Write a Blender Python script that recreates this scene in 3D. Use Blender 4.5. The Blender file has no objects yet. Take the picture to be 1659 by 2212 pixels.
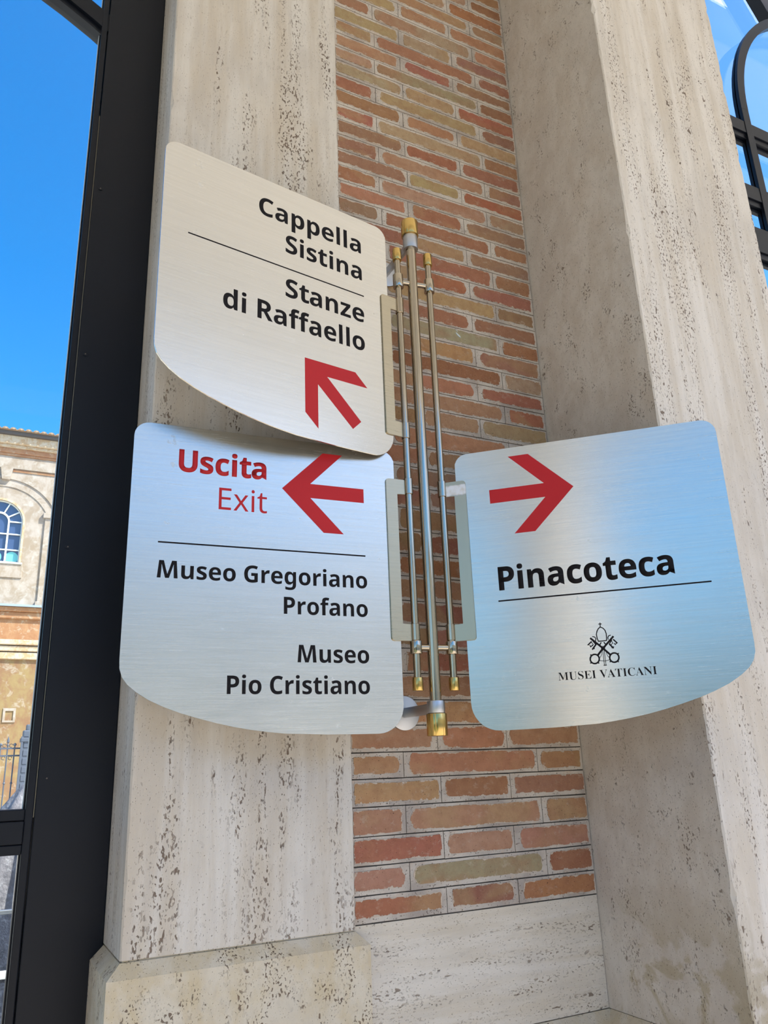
import bpy, bmesh, math, random
from mathutils import Vector, Matrix
C = bpy.context.scene
COL = C.collection
H0 = 1.5                       # camera height above the paving
# ------------------------------------------------------------------ camera
def set_camera():
    yaw, pitch, roll = math.radians(27.2354), math.radians(18.0901), math.radians(-2.2072)
    d = Vector((math.sin(yaw)*math.cos(pitch), math.cos(yaw)*math.cos(pitch), math.sin(pitch)))
    r = d.cross(Vector((0, 0, 1))).normalized(); u = r.cross(d)
    r2 = math.cos(roll)*r + math.sin(roll)*u
    u2 = -math.sin(roll)*r + math.cos(roll)*u
    cam = bpy.data.cameras.new('camera'); cam.sensor_fit = 'HORIZONTAL'; cam.sensor_width = 36.0
    cam.lens = 1704.85/1659*36.0; cam.clip_end = 500; cam.clip_start = 0.02
    o = bpy.data.objects.new('camera', cam); COL.objects.link(o)
    o.matrix_world = Matrix(((r2.x, u2.x, -d.x, 0), (r2.y, u2.y, -d.y, 0), (r2.z, u2.z, -d.z, H0), (0, 0, 0, 1)))
    C.camera = o
set_camera()
# ------------------------------------------------------------------ sky, sun, exposure
SUN_AZ, SUN_EL = 129, 50   # azimuth from +Y towards +X
w = bpy.data.worlds.new('sky'); C.world = w; w.use_nodes = True
nt = w.node_tree; nt.nodes.clear()
sky = nt.nodes.new('ShaderNodeTexSky'); sky.sky_type = 'NISHITA'; sky.sun_disc = False
sky.sun_elevation = math.radians(SUN_EL); sky.sun_rotation = math.radians(SUN_AZ)
sky.air_density = 1.0; sky.dust_density = 1.6; sky.ozone_density = 1.5; sky.altitude = 100
hsv = nt.nodes.new('ShaderNodeHueSaturation'); hsv.inputs['Saturation'].default_value = 1.5
bg = nt.nodes.new('ShaderNodeBackground'); bg.inputs['Strength'].default_value = 0.20
wo = nt.nodes.new('ShaderNodeOutputWorld')
nt.links.new(sky.outputs[0], hsv.inputs['Color']); nt.links.new(hsv.outputs[0], bg.inputs[0]); nt.links.new(bg.outputs[0], wo.inputs[0])
sl = bpy.data.lights.new('sun', 'SUN'); sl.energy = 5.3; sl.angle = math.radians(0.6); sl.color = (1.0, 0.97, 0.92)
so = bpy.data.objects.new('sun', sl); COL.objects.link(so)
az, el = math.radians(SUN_AZ), math.radians(SUN_EL)
so.rotation_euler = Vector((math.sin(az)*math.cos(el), math.cos(az)*math.cos(el), math.sin(el))).to_track_quat('Z', 'Y').to_euler()
so.location = (4, -5, 9)
vs = C.view_settings; vs.view_transform = 'Standard'; vs.look = 'None'; vs.gamma = 1.0; vs.use_curve_mapping = False
vs.exposure = 0.85
# glyph outlines: advance, then contours as handle, point, handle coordinates in thousandths
GL = {}
GL['bold'] = {}
GL['bold']['C'] = [428, [[280,-7,254,-7,205,-7,165,4,133,24,101,44,77,73,62,110,47,147,39,190,39,239,39,287,48,330,65,367,83,404,108,434,141,455,175,476,216,486,264,486,288,486,312,483,336,477,359,471,382,463,404,453,393,425,382,398,371,370,354,379,336,386,317,392,299,398,281,402,264,402,225,402,195,387,175,358,154,329,144,289,144,238,144,187,153,148,172,120,191,92,222,78,264,78,284,78,303,80,323,85,342,89,363,95,386,103,386,75,386,47,386,18,365,10,344,3,324,-1,303,-5]]]
GL['bold']['G'] = [486, [[296,-7,262,-7,190,-7,135,14,97,56,58,98,39,160,39,240,39,291,49,334,68,371,88,407,116,436,153,456,190,476,236,486,290,486,315,486,340,484,365,478,389,473,412,466,432,457,421,430,409,402,398,375,384,383,367,389,348,394,329,399,309,402,289,402,259,402,234,395,212,382,190,368,173,349,162,325,150,300,144,272,144,238,144,207,148,179,156,155,165,131,178,112,197,98,215,85,239,78,269,78,283,78,295,79,305,80,315,81,325,83,333,85,333,118,333,151,333,185,303,185,273,185,242,185,242,213,242,241,242,269,306,269,369,269,432,269,432,186,432,104,432,21,407,12,381,6,354,1,327,-4]]]
GL['bold']['M'] = [633, [[91,0,60,0,60,160,60,320,60,480,107,480,153,480,199,480,237,357,274,235,312,113,313,113,314,113,314,113,354,235,394,357,434,480,481,480,527,480,573,480,573,320,573,160,573,0,541,0,510,0,478,0,478,76,478,151,478,227,478,242,478,260,479,279,480,299,480,318,481,336,482,353,482,366,483,375,482,375,481,375,480,375,439,250,398,125,357,0,326,0,294,0,263,0,225,125,186,251,148,376,147,376,146,376,145,376,146,367,147,354,148,336,149,318,149,299,150,278,151,258,151,240,151,223,151,149,151,74,151,0,121,0]]]
GL['bold']['P'] = [422, [[94,0,60,0,60,160,60,320,60,480,112,480,162,480,214,480,275,480,320,466,349,440,377,413,392,376,392,330,392,302,386,276,374,252,362,227,343,208,316,193,289,178,252,171,206,171,191,171,176,171,162,171,162,114,162,57,162,0,128,0], [162,301,162,254,173,254,184,254,195,254,224,254,247,260,264,271,280,282,289,301,289,326,289,373,262,396,208,396,193,396,177,396,162,396,162,349]]]
GL['bold']['R'] = [443, [[94,0,60,0,60,160,60,320,60,480,107,480,154,480,200,480,266,480,314,468,345,444,376,420,392,384,392,336,392,314,387,295,379,278,371,262,360,248,346,237,332,225,318,216,302,209,349,139,396,70,443,0,406,0,368,0,330,0,292,61,254,123,216,184,198,184,180,184,162,184,162,123,162,61,162,0,128,0], [162,310,162,267,173,267,184,267,195,267,228,267,252,272,267,283,282,295,289,311,289,333,289,356,281,372,266,382,250,391,226,396,193,396,182,396,172,396,162,396,162,353]]]
GL['bold']['S'] = [370, [[223,-7,167,-7,116,-7,71,3,31,22,31,54,31,85,31,117,54,107,77,98,102,90,126,81,150,77,175,77,200,77,218,82,228,92,238,101,244,114,244,128,244,146,235,161,217,172,199,183,177,195,150,207,139,212,127,218,114,225,101,233,89,242,77,253,65,264,55,278,48,294,40,309,36,328,36,350,36,393,51,426,80,450,109,474,149,486,199,486,224,486,248,483,270,478,293,472,316,463,341,453,330,426,319,400,308,373,286,382,267,389,249,394,232,399,214,402,195,402,176,402,161,397,151,388,141,379,136,368,136,353,136,336,143,323,158,313,174,303,196,290,226,277,251,266,272,254,289,241,306,228,320,213,329,196,338,179,343,158,343,133,343,90,328,56,297,31,266,6]]]
GL['bold']['U'] = [508, [[297,-7,252,-7,188,-7,140,10,107,42,74,74,57,117,57,171,57,274,57,376,57,480,91,480,125,480,158,480,158,382,158,284,158,186,158,147,167,119,183,103,199,87,223,79,254,79,288,79,312,87,327,105,342,122,349,150,349,187,349,284,349,382,349,480,383,480,417,480,451,480,451,376,451,273,451,169,451,136,443,106,429,80,414,53,392,32,363,16,334,1]]]
GL['bold']['a'] = [406, [[172,-7,142,-7,109,-7,82,3,60,22,39,41,28,70,28,110,28,148,42,177,69,196,96,214,138,224,192,226,213,227,235,228,256,228,256,234,256,239,256,244,256,264,251,278,241,287,231,296,217,300,199,300,181,300,163,298,146,292,129,287,112,281,95,273,84,296,73,319,62,341,82,352,104,360,128,365,152,371,177,374,203,374,252,374,290,363,316,342,342,321,355,288,355,244,355,163,355,82,355,0,332,0,309,0,285,0,279,17,272,33,266,50,265,50,264,50,263,50,248,30,231,16,214,7,196,-2], [165,66,179,66,201,66,219,73,234,86,248,98,256,116,256,140,256,150,256,160,256,170,243,170,230,169,217,169,185,168,162,162,150,151,137,140,131,126,131,109,131,94,135,83,144,76,153,70]]]
GL['bold']['c'] = [345, [[227,-7,202,-7,147,-7,105,8,75,39,45,69,30,116,30,181,30,226,38,263,53,291,68,319,89,340,116,353,144,367,175,373,210,373,235,373,257,371,276,366,294,361,310,355,324,349,314,323,305,297,295,271,279,278,264,283,251,287,237,291,224,293,210,293,158,293,132,256,132,182,132,145,139,118,153,101,166,83,186,74,210,74,231,74,250,77,266,83,282,88,298,96,313,106,313,78,313,49,313,21,298,11,282,4,265,0,248,-5]]]
GL['bold']['d'] = [425, [[195,-7,169,-7,128,-7,95,9,69,41,43,73,30,120,30,183,30,245,43,293,69,325,95,357,129,373,171,373,198,373,219,368,236,358,253,348,267,335,277,320,278,320,279,320,280,320,279,327,277,337,275,351,274,365,273,379,273,393,273,432,273,471,273,510,306,510,339,510,373,510,373,340,373,170,373,0,347,0,322,0,296,0,290,16,283,32,277,48,275,48,274,48,273,48,263,32,250,20,233,9,216,-2], [181,73,204,73,231,73,251,81,262,98,273,114,279,139,279,171,279,175,279,178,279,182,279,218,274,245,263,264,252,283,232,292,202,292,180,292,163,283,150,264,138,245,132,217,132,181,132,146,138,118,150,100,163,82]]]
GL['bold']['e'] = [397, [[246,-7,218,-7,182,-7,149,0,121,14,93,27,70,48,54,76,38,104,30,139,30,181,30,224,38,259,52,288,67,316,87,338,113,352,139,366,169,373,204,373,254,373,294,359,324,330,353,301,368,260,368,207,368,191,368,175,368,158,289,158,210,158,132,158,132,130,141,108,157,92,173,76,195,68,223,68,247,68,268,70,287,75,307,80,327,87,347,97,347,71,347,45,347,20,329,10,310,4,290,0,270,-5], [136,251,134,225,180,225,227,225,274,225,274,247,268,266,256,280,245,295,228,302,204,302,185,302,169,296,156,283,143,271]]]
GL['bold']['f'] = [260, [[102,0,68,0,68,97,68,194,68,292,50,292,32,292,13,292,13,308,13,324,13,340,32,349,50,358,68,367,68,376,68,385,68,394,68,425,74,449,84,466,95,484,110,496,129,503,149,510,172,514,198,514,218,514,236,512,252,509,267,506,280,502,290,498,282,474,273,450,265,425,257,427,249,430,240,432,231,434,220,434,209,434,195,434,185,430,178,422,172,413,169,402,169,390,169,382,169,374,169,367,197,367,226,367,255,367,255,342,255,316,255,292,226,292,197,292,169,292,169,194,169,97,169,0,135,0]]]
GL['bold']['g'] = [425, [[250,-161,189,-161,163,-161,139,-160,117,-156,95,-153,73,-148,52,-140,52,-113,52,-86,52,-60,98,-79,145,-88,195,-88,247,-88,273,-60,273,-5,273,-2,273,0,273,3,273,10,273,18,274,26,274,34,275,41,275,48,274,48,274,48,273,48,260,28,245,15,228,6,210,-2,190,-7,169,-7,125,-7,91,10,67,43,42,77,30,123,30,183,30,243,43,290,68,323,93,357,127,373,171,373,216,373,252,356,277,320,278,320,279,320,280,320,283,335,285,351,288,367,316,367,344,367,373,367,373,244,373,122,373,-1,373,-53,357,-93,326,-120,296,-148], [156,72,204,72,230,72,249,79,261,94,273,108,279,134,279,170,279,174,279,178,279,182,279,221,273,250,261,267,249,284,230,292,203,292,156,292,132,255,132,181,132,108]]]
GL['bold']['i'] = [205, [[118,412,103,412,88,412,75,416,64,423,54,430,48,443,48,461,48,480,54,493,64,500,75,507,88,510,103,510,118,510,130,507,141,500,152,493,157,480,157,461,157,443,152,430,141,423,130,416], [86,0,52,0,52,122,52,244,52,367,86,367,119,367,152,367,152,244,152,122,152,0,119,0]]]
GL['bold']['l'] = [205, [[86,0,52,0,52,170,52,340,52,510,86,510,119,510,152,510,152,340,152,170,152,0,119,0]]]
GL['bold']['n'] = [441, [[86,0,52,0,52,122,52,244,52,367,78,367,103,367,129,367,133,351,138,335,142,320,144,320,146,320,148,320,159,338,175,352,196,361,216,369,238,373,261,373,300,373,332,363,355,342,379,320,391,286,391,239,391,159,391,80,391,0,358,0,324,0,291,0,291,71,291,143,291,214,291,241,286,260,277,274,267,287,252,294,232,294,201,294,180,283,169,262,158,241,152,212,152,173,152,115,152,58,152,0,119,0]]]
GL['bold']['o'] = [416, [[262,-7,207,-7,173,-7,142,1,116,15,89,30,68,52,53,80,38,109,30,143,30,184,30,245,46,292,78,324,110,357,153,373,209,373,243,373,274,366,300,351,327,336,347,315,363,287,378,259,386,225,386,184,386,123,370,76,338,43,306,10], [181,74,208,74,235,74,254,83,266,102,278,120,283,148,283,184,283,220,278,248,266,266,254,284,234,293,208,293,181,293,162,284,150,266,138,248,132,220,132,184,132,148,138,120,150,102,162,83]]]
GL['bold']['p'] = [425, [[86,-161,52,-161,52,15,52,191,52,367,80,367,107,367,134,367,138,351,143,335,148,319,149,319,151,319,152,319,162,334,176,346,192,357,209,368,230,373,256,373,298,373,331,357,357,325,382,293,395,246,395,184,395,122,382,74,355,42,329,10,295,-7,254,-7,227,-7,206,-2,191,8,175,17,162,28,152,40,151,40,149,40,147,40,151,22,152,4,152,-13,152,-63,152,-112,152,-161,119,-161], [198,74,226,74,248,74,265,84,276,103,287,122,293,150,293,185,293,257,270,294,224,294,198,294,180,285,170,269,159,253,153,229,152,195,152,192,152,188,152,185,152,149,158,122,168,103,179,84]]]
GL['bold']['r'] = [305, [[86,0,52,0,52,122,52,244,52,367,78,367,103,367,128,367,133,346,138,326,143,305,145,305,146,305,148,305,158,324,173,340,192,353,211,367,233,373,257,373,262,373,268,373,275,373,281,372,287,372,291,371,288,339,286,308,283,277,280,278,276,278,270,279,264,280,258,280,254,280,237,280,220,277,205,271,189,265,176,255,167,242,157,228,152,210,152,187,152,124,152,62,152,0,119,0]]]
GL['bold']['s'] = [334, [[204,-7,152,-7,126,-7,104,-5,86,-2,68,2,49,7,31,15,31,42,31,70,31,97,51,88,72,81,95,75,118,69,138,66,155,66,175,66,189,69,197,75,205,81,210,89,210,98,210,104,208,110,204,115,201,120,194,125,183,132,172,138,154,146,130,156,108,166,89,175,74,185,59,195,48,206,41,220,34,234,30,251,30,271,30,305,43,331,70,348,96,365,131,373,175,373,198,373,220,371,240,367,261,362,282,355,304,344,294,321,284,297,274,273,256,280,239,287,223,292,207,297,190,300,174,300,144,300,130,292,130,275,130,270,132,264,135,260,139,255,146,250,158,244,168,239,185,232,206,223,227,214,245,206,261,196,276,187,288,176,296,162,304,148,308,131,308,109,308,72,295,43,269,23,243,3]]]
GL['bold']['t'] = [292, [[197,-7,178,-7,156,-7,136,-3,119,4,102,11,88,24,78,41,68,59,63,84,63,115,63,174,63,233,63,292,47,292,31,292,15,292,15,306,15,320,15,334,34,345,52,356,70,367,80,393,90,419,99,445,121,445,142,445,163,445,163,419,163,393,163,367,197,367,232,367,266,367,266,342,266,316,266,292,232,292,197,292,163,292,163,233,163,174,163,115,163,101,167,91,175,84,183,77,194,73,207,73,218,73,229,74,239,77,249,79,260,82,270,85,270,60,270,35,270,10,259,6,246,2,230,-2,214,-5]]]
GL['bold']['u'] = [441, [[204,-7,181,-7,141,-7,110,4,86,25,62,46,50,81,50,128,50,207,50,287,50,367,84,367,117,367,150,367,150,295,150,224,150,152,150,126,155,107,164,93,174,80,189,73,210,73,240,73,261,84,272,104,283,125,289,155,289,194,289,252,289,309,289,367,322,367,356,367,389,367,389,244,389,122,389,0,363,0,338,0,312,0,308,16,303,31,299,47,297,47,295,47,294,47,282,28,266,15,246,6,225,-2]]]
GL['bold']['z'] = [328, [[115,0,18,0,18,20,18,39,18,59,75,136,131,213,188,290,135,290,82,290,28,290,28,316,28,341,28,367,119,367,210,367,302,367,302,345,302,323,302,302,246,227,191,152,136,77,193,77,250,77,308,77,308,51,308,26,308,0,211,0]]]
GL['reg'] = {}
GL['reg']['E'] = [373, [[154,0,65,0,65,160,65,320,65,480,154,480,244,480,333,480,333,462,333,444,333,426,264,426,195,426,126,426,126,376,126,327,126,277,191,277,256,277,321,277,321,259,321,242,321,224,256,224,191,224,126,224,126,167,126,110,126,53,195,53,264,53,333,53,333,35,333,18,333,0,244,0]]]
GL['reg']['i'] = [173, [[96,420,87,420,78,420,69,423,62,429,56,435,52,445,52,457,52,470,56,480,62,486,69,492,78,495,87,495,96,495,104,492,111,486,118,480,122,470,122,457,122,445,118,435,111,429,104,423], [77,0,57,0,57,120,57,240,57,360,77,360,96,360,116,360,116,240,116,120,116,0,96,0]]]
GL['reg']['t'] = [242, [[178,-7,167,-7,148,-7,131,-4,115,3,99,10,86,21,77,37,67,53,62,76,62,105,62,175,62,244,62,314,45,314,28,314,11,314,11,324,11,333,11,342,28,350,45,358,62,366,70,392,78,417,86,443,98,443,109,443,121,443,121,415,121,388,121,360,156,360,190,360,225,360,225,345,225,330,225,314,190,314,156,314,121,314,121,245,121,176,121,106,121,84,126,68,137,57,147,47,161,42,177,42,186,42,195,42,205,44,214,46,222,47,228,49,228,34,228,19,228,4,221,1,212,-2,201,-4,189,-6]]]
GL['reg']['x'] = [355, [[34,0,12,0,56,61,99,123,142,184,101,243,60,301,18,360,40,360,63,360,85,360,116,315,147,270,178,224,209,270,239,315,270,360,292,360,314,360,336,360,295,301,254,243,212,184,256,123,300,61,343,0,321,0,298,0,276,0,243,48,211,96,178,144,145,96,112,48,79,0,56,0]]]
GL['serif'] = {}
GL['serif']['A'] = [436, [[37,0,-9,0,-9,6,-9,12,-9,18,4,18,15,22,24,30,32,38,40,53,49,74,101,205,154,336,206,466,212,466,218,466,224,465,278,339,331,213,384,87,394,62,403,45,411,34,419,24,429,18,443,18,443,12,443,6,443,0,372,0,300,0,229,0,229,6,229,12,229,18,265,18,283,27,283,46,283,52,280,64,273,81,266,98,259,115,252,132,203,132,153,132,103,132,95,112,87,91,79,70,77,67,76,64,76,59,75,54,74,51,74,48,74,28,91,18,124,18,125,18,126,18,128,18,128,12,128,6,128,0,82,0], [134,213,114,160,156,160,199,160,242,160,220,213,198,266,177,319,156,266]]]
GL['serif']['C'] = [468, [[338,-11,256,-11,212,-11,172,-1,137,20,103,40,75,68,56,104,36,140,26,182,26,228,26,274,36,315,56,351,76,386,104,414,139,435,174,455,214,465,259,465,290,465,326,457,367,440,374,437,381,435,388,435,404,435,415,445,419,465,425,465,431,465,436,465,436,413,436,361,436,308,431,308,425,308,420,308,404,350,383,383,356,407,329,431,299,443,265,443,184,443,144,371,144,226,144,91,188,24,278,24,305,24,332,31,358,45,384,59,408,79,428,106,435,100,441,94,447,89,401,22]]]
GL['serif']['E'] = [442, [[144,0,14,0,14,6,14,11,14,17,38,17,54,21,62,30,71,38,75,54,75,78,75,175,75,272,75,369,75,398,71,417,62,426,53,434,38,438,16,438,16,444,16,450,16,455,144,455,271,455,399,455,399,410,399,365,399,320,394,320,389,320,384,320,378,361,364,390,340,406,317,422,280,430,232,430,217,430,207,430,200,428,193,427,188,423,186,417,184,411,183,401,183,388,183,341,183,293,183,246,186,246,190,246,193,246,223,246,245,254,259,269,273,284,283,310,288,345,294,345,299,345,304,345,304,270,304,194,304,118,299,118,293,118,287,118,285,145,280,166,273,181,266,197,255,207,241,213,227,219,208,222,185,222,184,222,184,222,183,222,183,171,183,119,183,67,183,51,186,40,192,35,198,30,211,28,230,28,263,28,291,31,313,39,336,46,355,58,371,75,386,92,400,114,411,143,417,143,424,143,430,143,421,95,412,48,402,0,273,0]]]
GL['serif']['I'] = [261, [[91,0,13,0,13,6,13,12,13,18,36,20,52,25,61,32,70,40,75,54,75,75,75,179,75,283,75,387,75,407,71,421,63,428,55,434,38,438,13,438,13,444,13,450,13,455,90,455,168,455,244,455,244,450,244,444,244,438,221,438,204,434,196,428,187,421,183,407,183,387,183,284,183,180,183,77,183,63,184,52,187,44,190,36,197,30,206,26,215,22,228,19,246,18,246,12,246,6,246,0,168,0]]]
GL['serif']['M'] = [634, [[66,0,14,0,14,6,14,12,14,18,36,18,52,23,62,32,71,40,75,56,75,79,75,180,75,281,75,382,75,397,74,408,70,416,67,423,62,429,53,432,44,436,31,438,15,438,15,444,15,450,15,455,71,455,128,455,185,455,229,351,273,247,317,142,361,247,405,351,449,455,505,455,561,455,617,455,617,450,617,444,617,438,596,437,581,432,572,423,564,415,560,400,560,378,560,280,560,183,560,85,560,66,562,52,565,43,568,33,574,26,582,23,590,20,601,18,616,18,616,12,616,6,616,0,543,0,469,0,396,0,396,6,396,12,396,18,412,19,424,21,432,25,441,28,447,35,450,44,453,53,455,66,455,83,455,188,455,294,455,399,399,266,344,133,288,0,282,0,276,0,270,0,215,130,160,259,105,389,105,286,105,183,105,80,105,54,110,38,120,30,129,22,146,18,169,18,169,12,169,6,169,0,118,0]]]
GL['serif']['N'] = [494, [[409,-11,403,-11,304,110,206,230,107,350,107,260,107,169,107,79,107,55,111,39,118,31,126,23,142,18,167,18,167,12,167,6,167,0,117,0,68,0,18,0,18,6,18,12,18,18,34,18,46,20,54,23,62,26,68,33,71,41,74,50,76,62,76,79,76,182,76,285,76,388,53,416,40,431,36,433,32,435,26,437,18,438,18,444,18,450,18,455,64,455,110,455,156,455,235,360,313,264,391,169,391,238,391,308,391,377,391,394,389,406,386,414,383,422,377,428,369,432,360,435,348,437,331,438,331,444,331,450,331,455,381,455,430,455,480,455,480,450,480,444,480,438,456,438,441,433,433,425,426,416,422,400,422,377,422,248,422,118,422,-11,416,-11]]]
GL['serif']['S'] = [390, [[49,-11,43,-11,43,45,43,102,43,158,50,158,56,158,62,158,73,109,90,73,112,50,133,26,162,15,197,15,222,15,242,22,257,36,271,50,279,68,279,89,279,119,261,142,225,160,204,170,183,180,162,191,124,210,95,231,77,252,59,274,50,301,50,332,50,359,56,383,67,403,79,422,95,438,115,449,136,460,159,466,185,466,198,466,213,464,229,461,246,458,263,454,282,448,286,447,289,446,292,446,294,445,297,445,300,445,311,445,318,452,320,466,327,466,333,466,339,466,339,417,339,368,339,319,334,319,328,319,322,319,316,344,306,366,294,385,280,404,265,418,248,429,231,439,213,445,194,445,171,445,153,438,140,426,126,414,120,399,120,380,120,363,125,348,137,336,149,325,166,314,189,303,210,293,232,283,253,273,280,260,302,247,317,233,333,219,344,204,350,188,356,172,359,154,359,133,359,104,352,79,339,58,325,36,306,20,281,8,256,-4,226,-10,192,-10,181,-10,170,-9,158,-8,147,-6,136,-3,126,1,114,5,105,8,98,9,91,11,87,12,85,12,78,12,72,10,69,7,66,4,63,-2,61,-11,55,-11]]]
GL['serif']['T'] = [423, [[171,0,92,0,92,6,92,12,92,18,116,18,133,22,142,31,151,40,156,56,156,81,156,198,156,316,156,433,154,433,151,433,149,433,114,433,86,423,65,403,44,383,32,355,29,318,23,318,17,318,11,318,11,364,11,409,11,455,144,455,277,455,410,455,410,409,410,363,410,317,405,317,399,317,394,317,386,394,344,433,269,433,267,433,265,433,263,433,263,316,263,198,263,81,263,56,268,39,276,30,285,22,302,18,328,18,328,12,328,6,328,0,249,0]]]
GL['serif']['U'] = [492, [[307,-13,248,-13,186,-13,142,1,114,28,87,56,73,98,73,155,73,230,73,304,73,379,73,400,69,415,61,424,52,432,37,437,15,438,15,444,15,450,15,455,90,455,165,455,240,455,240,450,240,444,240,438,224,437,211,435,202,432,194,429,188,423,185,415,182,407,181,395,181,379,181,299,181,219,181,140,181,100,188,71,203,51,218,32,242,22,275,22,353,22,392,68,392,159,392,232,392,305,392,378,392,400,388,415,379,423,371,432,354,437,328,438,328,444,328,450,328,455,377,455,426,455,474,455,474,450,474,444,474,438,454,436,440,430,433,421,426,413,422,398,422,378,422,312,422,247,422,181,422,112,408,62,380,32,351,2]]]
GL['serif']['V'] = [428, [[218,-13,212,-13,156,118,100,250,44,381,37,397,30,410,22,420,15,430,3,436,-14,438,-14,444,-14,450,-14,455,61,455,136,455,211,455,211,450,211,444,211,438,190,438,175,436,166,432,157,428,152,420,152,410,152,403,155,392,161,378,194,300,226,221,259,143,288,221,318,299,348,377,352,390,355,400,355,409,355,420,350,428,342,432,333,436,319,438,299,438,299,444,299,450,299,455,346,455,394,455,442,455,442,450,442,444,442,438,428,438,417,435,408,428,400,420,391,405,382,383,331,251,280,119,230,-13,224,-13]]]
# ------------------------------------------------------------------ helpers
def srgb(r, g, b):
    f = lambda c: (c/255/12.92) if c/255 <= 0.04045 else ((c/255+0.055)/1.055)**2.4
    return (f(r), f(g), f(b), 1.0)
def tag(o, label=None, cat=None, group=None, kind=None):
    if label: o['label'] = label
    if cat: o['category'] = cat
    if group: o['group'] = group
    if kind: o['kind'] = kind
    return o
def empty(name, loc=(0, 0, 0), rz=0):
    o = bpy.data.objects.new(name, None); COL.objects.link(o); o.location = loc; o.rotation_euler = (0, 0, rz)
    o.empty_display_size = 0.05
    return o
def link(name, me, mat, parent=None, smooth=False):
    if mat is not None:
        me.materials.clear(); me.materials.append(mat)
    if smooth:
        for p in me.polygons: p.use_smooth = True
    o = bpy.data.objects.new(name, me); COL.objects.link(o)
    if parent: o.parent = parent
    return o
def obj(name, bm, mat, parent=None, smooth=False):
    me = bpy.data.meshes.new(name); bmesh.ops.recalc_face_normals(bm, faces=bm.faces[:]); bm.to_mesh(me); bm.free()
    return link(name, me, mat, parent, smooth)
def box(bm, x0, x1, y0, y1, z0, z1, bev=0.0, M=None):
    co = [(x0,y0,z0),(x1,y0,z0),(x1,y1,z0),(x0,y1,z0),(x0,y0,z1),(x1,y0,z1),(x1,y1,z1),(x0,y1,z1)]
    v = [bm.verts.new(Vector(c) if M is None else M @ Vector(c)) for c in co]
    fs = [bm.faces.new([v[i] for i in f]) for f in ((0,3,2,1),(4,5,6,7),(0,1,5,4),(1,2,6,5),(2,3,7,6),(3,0,4,7))]
    if bev:
        es = list({e for f in fs for e in f.edges})
        bmesh.ops.bevel(bm, geom=es, offset=bev, segments=2, profile=0.5, affect='EDGES')
    return v
def prism(bm, pts, y0, y1):
    """outline in x,z extruded along y"""
    a = [bm.verts.new((x, y0, z)) for x, z in pts]; b = [bm.verts.new((x, y1, z)) for x, z in pts]
    n = len(pts); bm.faces.new(a); bm.faces.new(b[::-1])
    for i in range(n): bm.faces.new((a[i], b[i], b[(i+1) % n], a[(i+1) % n]))
def cyl(bm, p0, p1, r, n=24, prof=None, caps=True):
    """tube p0->p1; prof = [(t, r)...] for a turned shape"""
    p0, p1 = Vector(p0), Vector(p1); ax = (p1-p0); L = ax.length; ax.normalize()
    q = ax.to_track_quat('Z', 'Y'); prof = prof or [(0, r), (L, r)]
    rings = []
    for t, rr in prof:
        rings.append([bm.verts.new(p0 + q @ Vector((rr*math.cos(2*math.pi*i/n), rr*math.sin(2*math.pi*i/n), t))) for i in range(n)])
    for a, b in zip(rings, rings[1:]):
        for i in range(n): bm.faces.new((a[i], a[(i+1) % n], b[(i+1) % n], b[i]))
    if caps: bm.faces.new(rings[0][::-1]); bm.faces.new(rings[-1])
def bevcyl(bm, p0, p1, r, b=0.0008, n=32):
    L = (Vector(p1)-Vector(p0)).length
    cyl(bm, p0, p1, r, n, [(0, r-b), (b*0.3, r-b*0.3), (b, r), (L-b, r), (L-b*0.3, r-b*0.3), (L, r-b)])
def ringtube(bm, p0, p1, ro, ri, n=32):
    L = (Vector(p1)-Vector(p0)).length; b = 0.0005
    cyl(bm, p0, p1, ro, n, [(0, ri), (0, ro-b), (b, ro), (L-b, ro), (L, ro-b), (L, ri), (0, ri)], caps=False)
    bmesh.ops.remove_doubles(bm, verts=bm.verts[:], dist=1e-7)
def smooth_sharp(o, deg=35):
    for p in o.data.polygons: p.use_smooth = True
    try: o.data.set_sharp_from_angle(angle=math.radians(deg))
    except Exception: pass
    return o
def stroke(pts, w):
    """flat ribbon polygons (quads) along 2D points"""
    out = []
    for (x0, z0), (x1, z1) in zip(pts, pts[1:]):
        dx, dz = x1-x0, z1-z0; L = math.hypot(dx, dz) or 1; nx, nz = -dz/L*w/2, dx/L*w/2
        ex, ez = dx/L*w*0.25, dz/L*w*0.25
        out.append([(x0+nx-ex, z0+nz-ez), (x0-nx-ex, z0-nz-ez), (x1-nx+ex, z1-nz+ez), (x1+nx+ex, z1+nz+ez)])
    return out
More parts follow.
